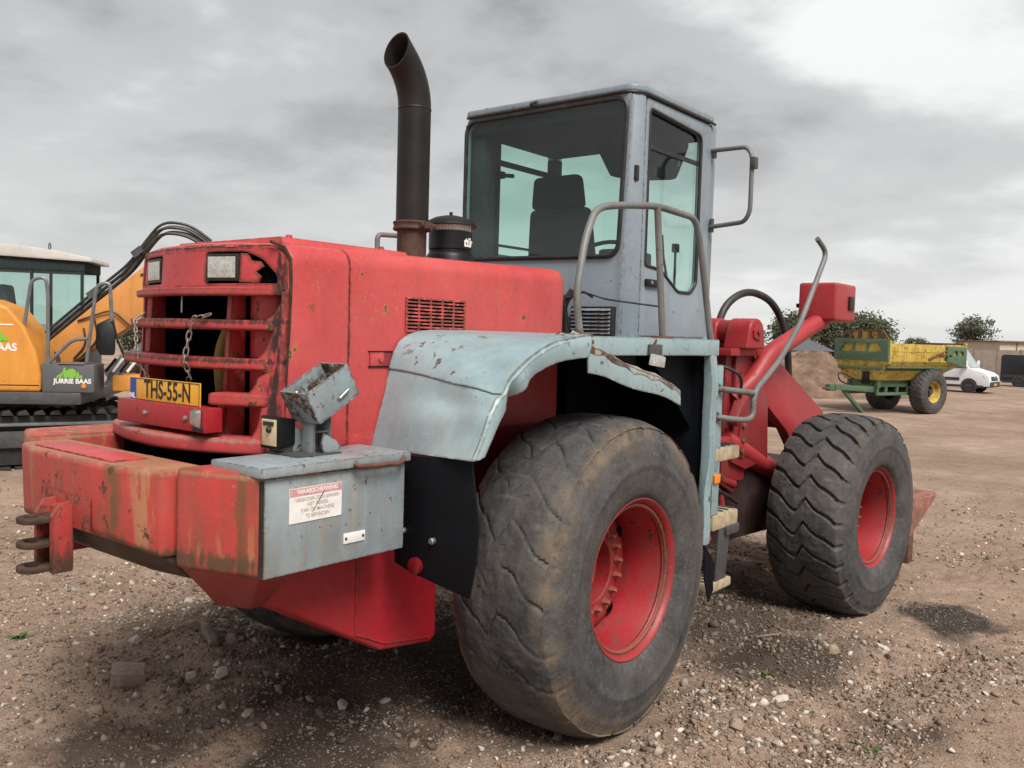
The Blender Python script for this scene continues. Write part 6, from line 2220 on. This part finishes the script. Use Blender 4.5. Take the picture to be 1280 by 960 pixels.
o.rotation_euler = (0, 0, R(38))
tag(o, 'bare brown heap of spoil behind the trailer drawbar', 'heap')

MT['slate'] = simple('grey_roof_tiles', (0.085, 0.090, 0.10), 0.7, 0, 0.15, 4, 0.2)
MT['wallpale'] = simple('pale_rendered_wall', (0.50, 0.44, 0.36), 0.85, 0, 0.1, 2, 0.1)
MT['wallbrick'] = simple('brown_brick_wall', (0.22, 0.13, 0.09), 0.85, 0, 0.2, 5, 0.2)
MT['fencebrown'] = simple('brown_fence', (0.20, 0.16, 0.13), 0.85, 0, 0.2, 3, 0.2)
bh = empty('barn', (-36.5, 103, -0.7), R(38), 'low barn with grey hipped roof showing above the spoil heap', 'barn')
obj('wall', B(-2.5, 2.5, -3.0, 3.0, 0, 1.65), 'wallbrick', bh, 0.02)
bm = NB()
vv = [bm.verts.new(p) for p in ((-2.9, -3.4, 1.6), (2.9, -3.4, 1.6), (2.9, 3.4, 1.6), (-2.9, 3.4, 1.6), (0, -1.0, 3.15), (0, 1.0, 3.15))]
for f in ((0, 1, 4), (1, 2, 5, 4), (2, 3, 5), (3, 0, 4, 5), (3, 2, 1, 0)):
    bm.faces.new([vv[i] for i in f])
obj('roof', bm, 'slate', bh, 0.03)
obj('door', B(-0.8, 0.8, -3.06, -3.0, 0, 1.5), 'fencebrown', bh)
bw = empty('workshop', (-13.2, 99.5, -0.6), R(38), 'pale flat-roofed workshop on the far right behind the vans', 'building')
obj('wall', B(-3.2, 10, -3, 6, 0, 3.05), 'wallpale', bw, 0.02)
obj('roof', B(-3.5, 10.3, -3.3, 6.3, 3.05, 3.20), 'wallbrick', bw, 0.04)
for k in range(4):
    obj('wall_rib', B(-1.6 + 2.6 * k, -1.5 + 2.6 * k, -3.06, -3.0, 0, 3.0), 'wallbrick', bw)
fc = empty('panel_fence', (-10.9, 75, -0.6), R(38.5), 'long brown panel fence behind the parked vans', 'fence')
for k in range(12):
    obj('fence_panel', B(-7.0 + 1.85 * k, -5.2 + 1.85 * k, -0.03, 0.03, 0.05, 2.25 + 0.04 * ((k * 7) % 3)), 'fencebrown', fc, 0.01)
    obj('post', B(-7.06 + 1.85 * k, -6.98 + 1.85 * k, -0.06, 0.06, 0, 2.36), 'wallbrick', fc)

# ================================================================== trees


def leaf_mat(name, a, b):
    t = NT(name)
    at_ = t.n('ShaderNodeAttribute', attribute_name='col')
    c = t.mix(at_.outputs['Fac'], a, b)
    p = t.n('ShaderNodeBsdfPrincipled')
    t.l(c, p.inputs['Base Color'])
    p.inputs['Roughness'].default_value = 0.7
    tl = t.n('ShaderNodeBsdfTranslucent')
    t.l(c, tl.inputs[0])
    mxs = t.n('ShaderNodeMixShader')
    mxs.inputs[0].default_value = 0.25
    t.l(p.outputs[0], mxs.inputs[1])
    t.l(tl.outputs[0], mxs.inputs[2])
    t.l(mxs.outputs[0], t.out.inputs[0])
    return t.m


MT['leaf_dark'] = leaf_mat('dark_foliage', (0.060, 0.080, 0.040), (0.165, 0.185, 0.100))  # both foliage tones lightened to paint in distance haze
MT['leaf_grey'] = leaf_mat('grey_green_foliage', (0.065, 0.080, 0.052), (0.175, 0.185, 0.120))
MT['bark'] = simple('bark', (0.07, 0.055, 0.042), 0.9, 0, 0.3, 6, 0.5)


def crown_mesh(name, mat, rx, rz, zc_, n_cl, per, leaf, seed, hole=0.0):
    g = np.random.default_rng(seed)
    d = g.normal(size=(n_cl, 3))
    d /= np.linalg.norm(d, axis=1, keepdims=True)
    rad = g.random(n_cl) ** 0.45
    rad *= 0.75 + 0.35 * g.random(n_cl)
    c = d * rad[:, None] * np.array([rx, rx, rz]) + np.array([0, 0, zc_])
    cr = 0.16 * rx * (0.7 + 0.9 * g.random(n_cl))
    pos = np.repeat(c, per, 0) + g.normal(size=(n_cl * per, 3)) * np.repeat(cr, per)[:, None] * np.array([1, 1, 0.7])
    N = len(pos)
    a = g.normal(size=(N, 3))
    a /= np.linalg.norm(a, axis=1, keepdims=True)
    b = np.cross(a, g.normal(size=(N, 3)))
    b /= np.linalg.norm(b, axis=1, keepdims=True)
    s = leaf * (0.6 + 0.8 * g.random((N, 1)))
    v = np.stack([pos - a * s, pos + b * s * 0.55, pos + a * s, pos - b * s * 0.55], 1).reshape(-1, 3)
    f = np.arange(N * 4).reshape(-1, 4)
    me = np_mesh(name, v, f, mat)
    col = np.clip(np.repeat(g.random(n_cl), per) * 0.6 + 0.4 * g.random(N), 0, 1)
    at_ = me.color_attributes.new('col', 'FLOAT_COLOR', 'POINT')
    cc = np.repeat(col, 4)
    at_.data.foreach_set('color', np.stack([cc, cc, cc, np.ones_like(cc)], 1).astype(np.float32).ravel())
    return me


def trunk_bm(h, r, crown_r, zc_, rz, seed, limbs=7):
    g = random.Random(seed)
    bm = NB()
    tube(bm, [(0, 0, -0.2), (g.uniform(-.1, .1), g.uniform(-.1, .1), h * 0.35), (g.uniform(-.2, .2), g.uniform(-.2, .2), h * 0.8)], r, 8, radii=[r * 1.3, r, r * 0.35])
    for k in range(limbs):
        a = 2 * math.pi * k / limbs + g.uniform(-.3, .3)
        z0 = h * g.uniform(0.25, 0.6)
        e = Vector((math.cos(a) * crown_r * g.uniform(.5, .9), math.sin(a) * crown_r * g.uniform(.5, .9), zc_ + rz * g.uniform(-.4, .7)))
        m = Vector((0, 0, z0)).lerp(e, 0.5) + Vector((0, 0, -0.1 * h))
        tube(bm, [(0, 0, z0), m, e], r * .4, 6, radii=[r * .5, r * .3, r * .08])
    return bm


KT = [(crown_mesh('crown', 'leaf_dark', 3.6, 2.7, 4.3, 150, 85, 0.22, 3), trunk_bm(6.0, 0.22, 3.2, 4.3, 2.6, 3)),
      (crown_mesh('crown', 'leaf_grey', 3.0, 2.4, 3.8, 140, 85, 0.20, 5), trunk_bm(5.4, 0.20, 2.6, 3.8, 2.3, 5)),
      (crown_mesh('crown', 'leaf_grey', 2.05, 2.0, 3.9, 80, 46, 0.13, 9), trunk_bm(5.4, 0.15, 2.3, 3.9, 2.0, 9, 12))]
KTM = []
for cme, tb_ in KT:
    KTM.append((cme, mesh_of('trunk', tb_, 'bark')))


def tree(kind, x, y, z, s, rz, label, group=None):
    t = empty('tree', (x, y, z), rz, label, 'tree', group)
    t.scale = (s, s, s)
    inst('crown', KTM[kind][0], t)
    inst('trunk', KTM[kind][1], t)
    return t


TREES = [(0, -49.5, 135.0, 1.02, 0.3, 'broad dark green tree above the barn roof, behind the red lamp pipe'),
         (1, -56.0, 131.0, 0.90, 1.3, 'leafy tree seen low between the pivot boss and the red lamp pipe'),
         (1, -44.8, 139.0, 1.16, 2.1, 'grey-green bushy tree just left of the trailer front wall'),
         (0, -41.0, 142.0, 1.05, 4.0, 'tall dark tree rising directly behind the trailer front wall'),
         (1, -34.5, 147.0, 0.62, 5.2, 'low rounded tree behind the middle of the trailer')]
for k, x, y, s, rz, lab in TREES:
    tree(k, x, y, -0.75, s, rz, lab, 'trees along the far edge of the yard')
tree(2, -17.7, 102.5, -0.6, 1.02, 0.4, 'single thin-leaved tree standing behind the white van, left of the workshop')
tree(1, -26.5, 22.0, -0.5, 0.42, 0.4, 'small green bush seen between excavator and loader grille')
tree(0, -42.0, 22.0, -0.5, 0.46, 2.4, 'low green bush seen under the excavator boom')

# ================================================================== odds and ends on the ground


def g1(x, y):
    return float(ground_h(np.array([x]), np.array([y]))[0])


MT['cobble'] = simple('pinkish_brick', (0.34, 0.235, 0.195), 0.9, 0, 0.25, 30, 0.6, dust=0.4, dustcol=(0.22, 0.17, 0.13))
MT['wood'] = simple('weathered_wood', (0.20, 0.155, 0.11), 0.9, 0, 0.35, 35, 0.6)
bm = NB()
box(bm, -0.075, 0.075, -0.055, 0.055, -0.045, 0.045)
fin(bm, 0.008)
for v in bm.verts:
    v.co += Vector((random.uniform(-1, 1), random.uniform(-1, 1), random.uniform(-1, 1))) * 0.004
bk_ = obj('paving_brick', bm, 'cobble')
bk_.location = (-0.909, -1.19, g1(-0.909, -1.19) + 0.035)
bk_.rotation_euler = (0.25, 0.12, R(62))
tag(bk_, 'broken pinkish paving brick lying in the dirt left of the loader', 'brick')
bm = NB()
tube(bm, [(0, -0.14, 0), (0.006, -0.07, 0.005), (-0.004, 0, 0.0), (0.008, 0.08, 0.004), (0.0, 0.14, 0.0)], 0.03, 9, radii=[0.022, 0.030, 0.031, 0.028, 0.019])
for v in bm.verts:
    v.co.z *= 0.7
    v.co += Vector((random.uniform(-1, 1), random.uniform(-1, 1), random.uniform(-1, 1))) * 0.004
wd = obj('wood_chunk', bm, 'wood')
wd.location = (-1.05, -0.67, g1(-1.05, -0.67) + 0.04)
wd.rotation_euler = (R(12), 0, R(70))
tag(wd, 'short weathered piece of wood lying near the far rear wheel', 'wood')
bm = NB()
tube(bm, fillet([(0, 0, 0), (0.06, 0.02, 0.02), (0.10, 0.10, 0.015), (0.08, 0.18, 0.0)], 0.04), 0.008, 6)
wr = obj('bent_root', bm, 'wood')
wr.location = (1.02, 1.72, g1(1.02, 1.72) + 0.006)
tag(wr, 'thin bent root on the dark dirt between the two right wheels', 'root')

SM = []
for k in range(4):
    bm = NB()
    bmesh.ops.create_icosphere(bm, subdivisions=2, radius=1.0)
    g = random.Random(k + 20)
    ph = [g.uniform(0, 6) for _ in range(6)]
    for v in bm.verts:
        c = v.co
        f = 1 + 0.22 * math.sin(2.3 * c.x + ph[0]) + 0.20 * math.sin(2.9 * c.y + ph[1]) + 0.16 * math.sin(4.1 * c.z + ph[2]) + g.uniform(-.10, .10)
        v.co = Vector((c.x * f, c.y * f * 0.78, c.z * f * 0.6))
    me = mesh_of('stone', bm, 'stone', 0, 22)
    colr = SPAL[[0, 4, 2, 8][k]]
    at_ = me.color_attributes.new('col', 'FLOAT_COLOR', 'POINT')
    at_.data.foreach_set('color', np.tile(np.array([*colr, 1], np.float32), len(me.vertices)))
    SM.append(me)
spots = [(1.30, -0.62), (1.45, -0.50), (1.62, -0.30), (1.38, -0.80), (1.72, 0.05), (1.50, 0.35), (1.66, 0.45), (1.40, 0.62), (1.85, 0.20), (1.58, 0.15), (1.52, 0.82), (1.36, 1.10), (1.66, 1.45), (1.48, 1.72),
         (1.62, 2.15), (1.70, 2.05), (1.85, 2.55), (1.35, 1.95), (-0.55, -0.92), (-0.40, -0.75), (-0.75, -0.95), (-0.62, -1.12), (-0.15, -1.05), (-1.05, -1.05), (-1.3, -0.95), (-0.95, -0.6), (0.10, -0.72), (-2.2, 0.3), (-2.0, -0.2), (-0.7, -1.45), (1.12, -0.90), (1.22, -1.05)]
g = random.Random(5)
for i, (x, y) in enumerate(spots):
    s = g.uniform(0.022, 0.042)
    o = inst('stone', SM[i % 4], None, (x, y, g1(x, y) + s * 0.25), (g.uniform(-.4, .4), g.uniform(-.4, .4), g.uniform(0, 6)), (s, s, s))
    tag(o, 'larger loose stone lying among the gravel around the loader', 'stone', 'larger loose stones around the loader')

MT['weed'] = simple('weed_green', (0.075, 0.115, 0.03), 0.7, 0, 0.3, 30, 0.1)
for x, y, n, s, lab in ((1.33, 1.13, 16, 0.05, 'tiny green weed in the gravel between the right wheels'), (-1.98, -1.24, 26, 0.08, 'low green weeds at the left edge of the dirt'), (2.03, 0.57, 14, 0.05, 'tiny green weed in the bare dirt at lower right')):
    bm = NB()
    g = random.Random(int(x * 100))
    for k in range(n):
        a = g.uniform(0, 6.28)
        d = Vector((math.cos(a), math.sin(a), 0))
        q = Vector((-d.y, d.x, 0))
        b = Vector((0, 0, 0.002))
        e = b + d * s * g.uniform(.4, 1.3) + Vector((0, 0, s * g.uniform(.2, .6)))
        m = b.lerp(e, 0.5) + Vector((0, 0, s * 0.15))
        w = s * 0.13
        v0 = [bm.verts.new(p) for p in (b, m - q * w, e, m + q * w)]
        bm.faces.new(v0)
    o = obj('weed', bm, 'weed')
    o.location = (x, y, g1(x, y))
    tag(o, lab, 'weed')
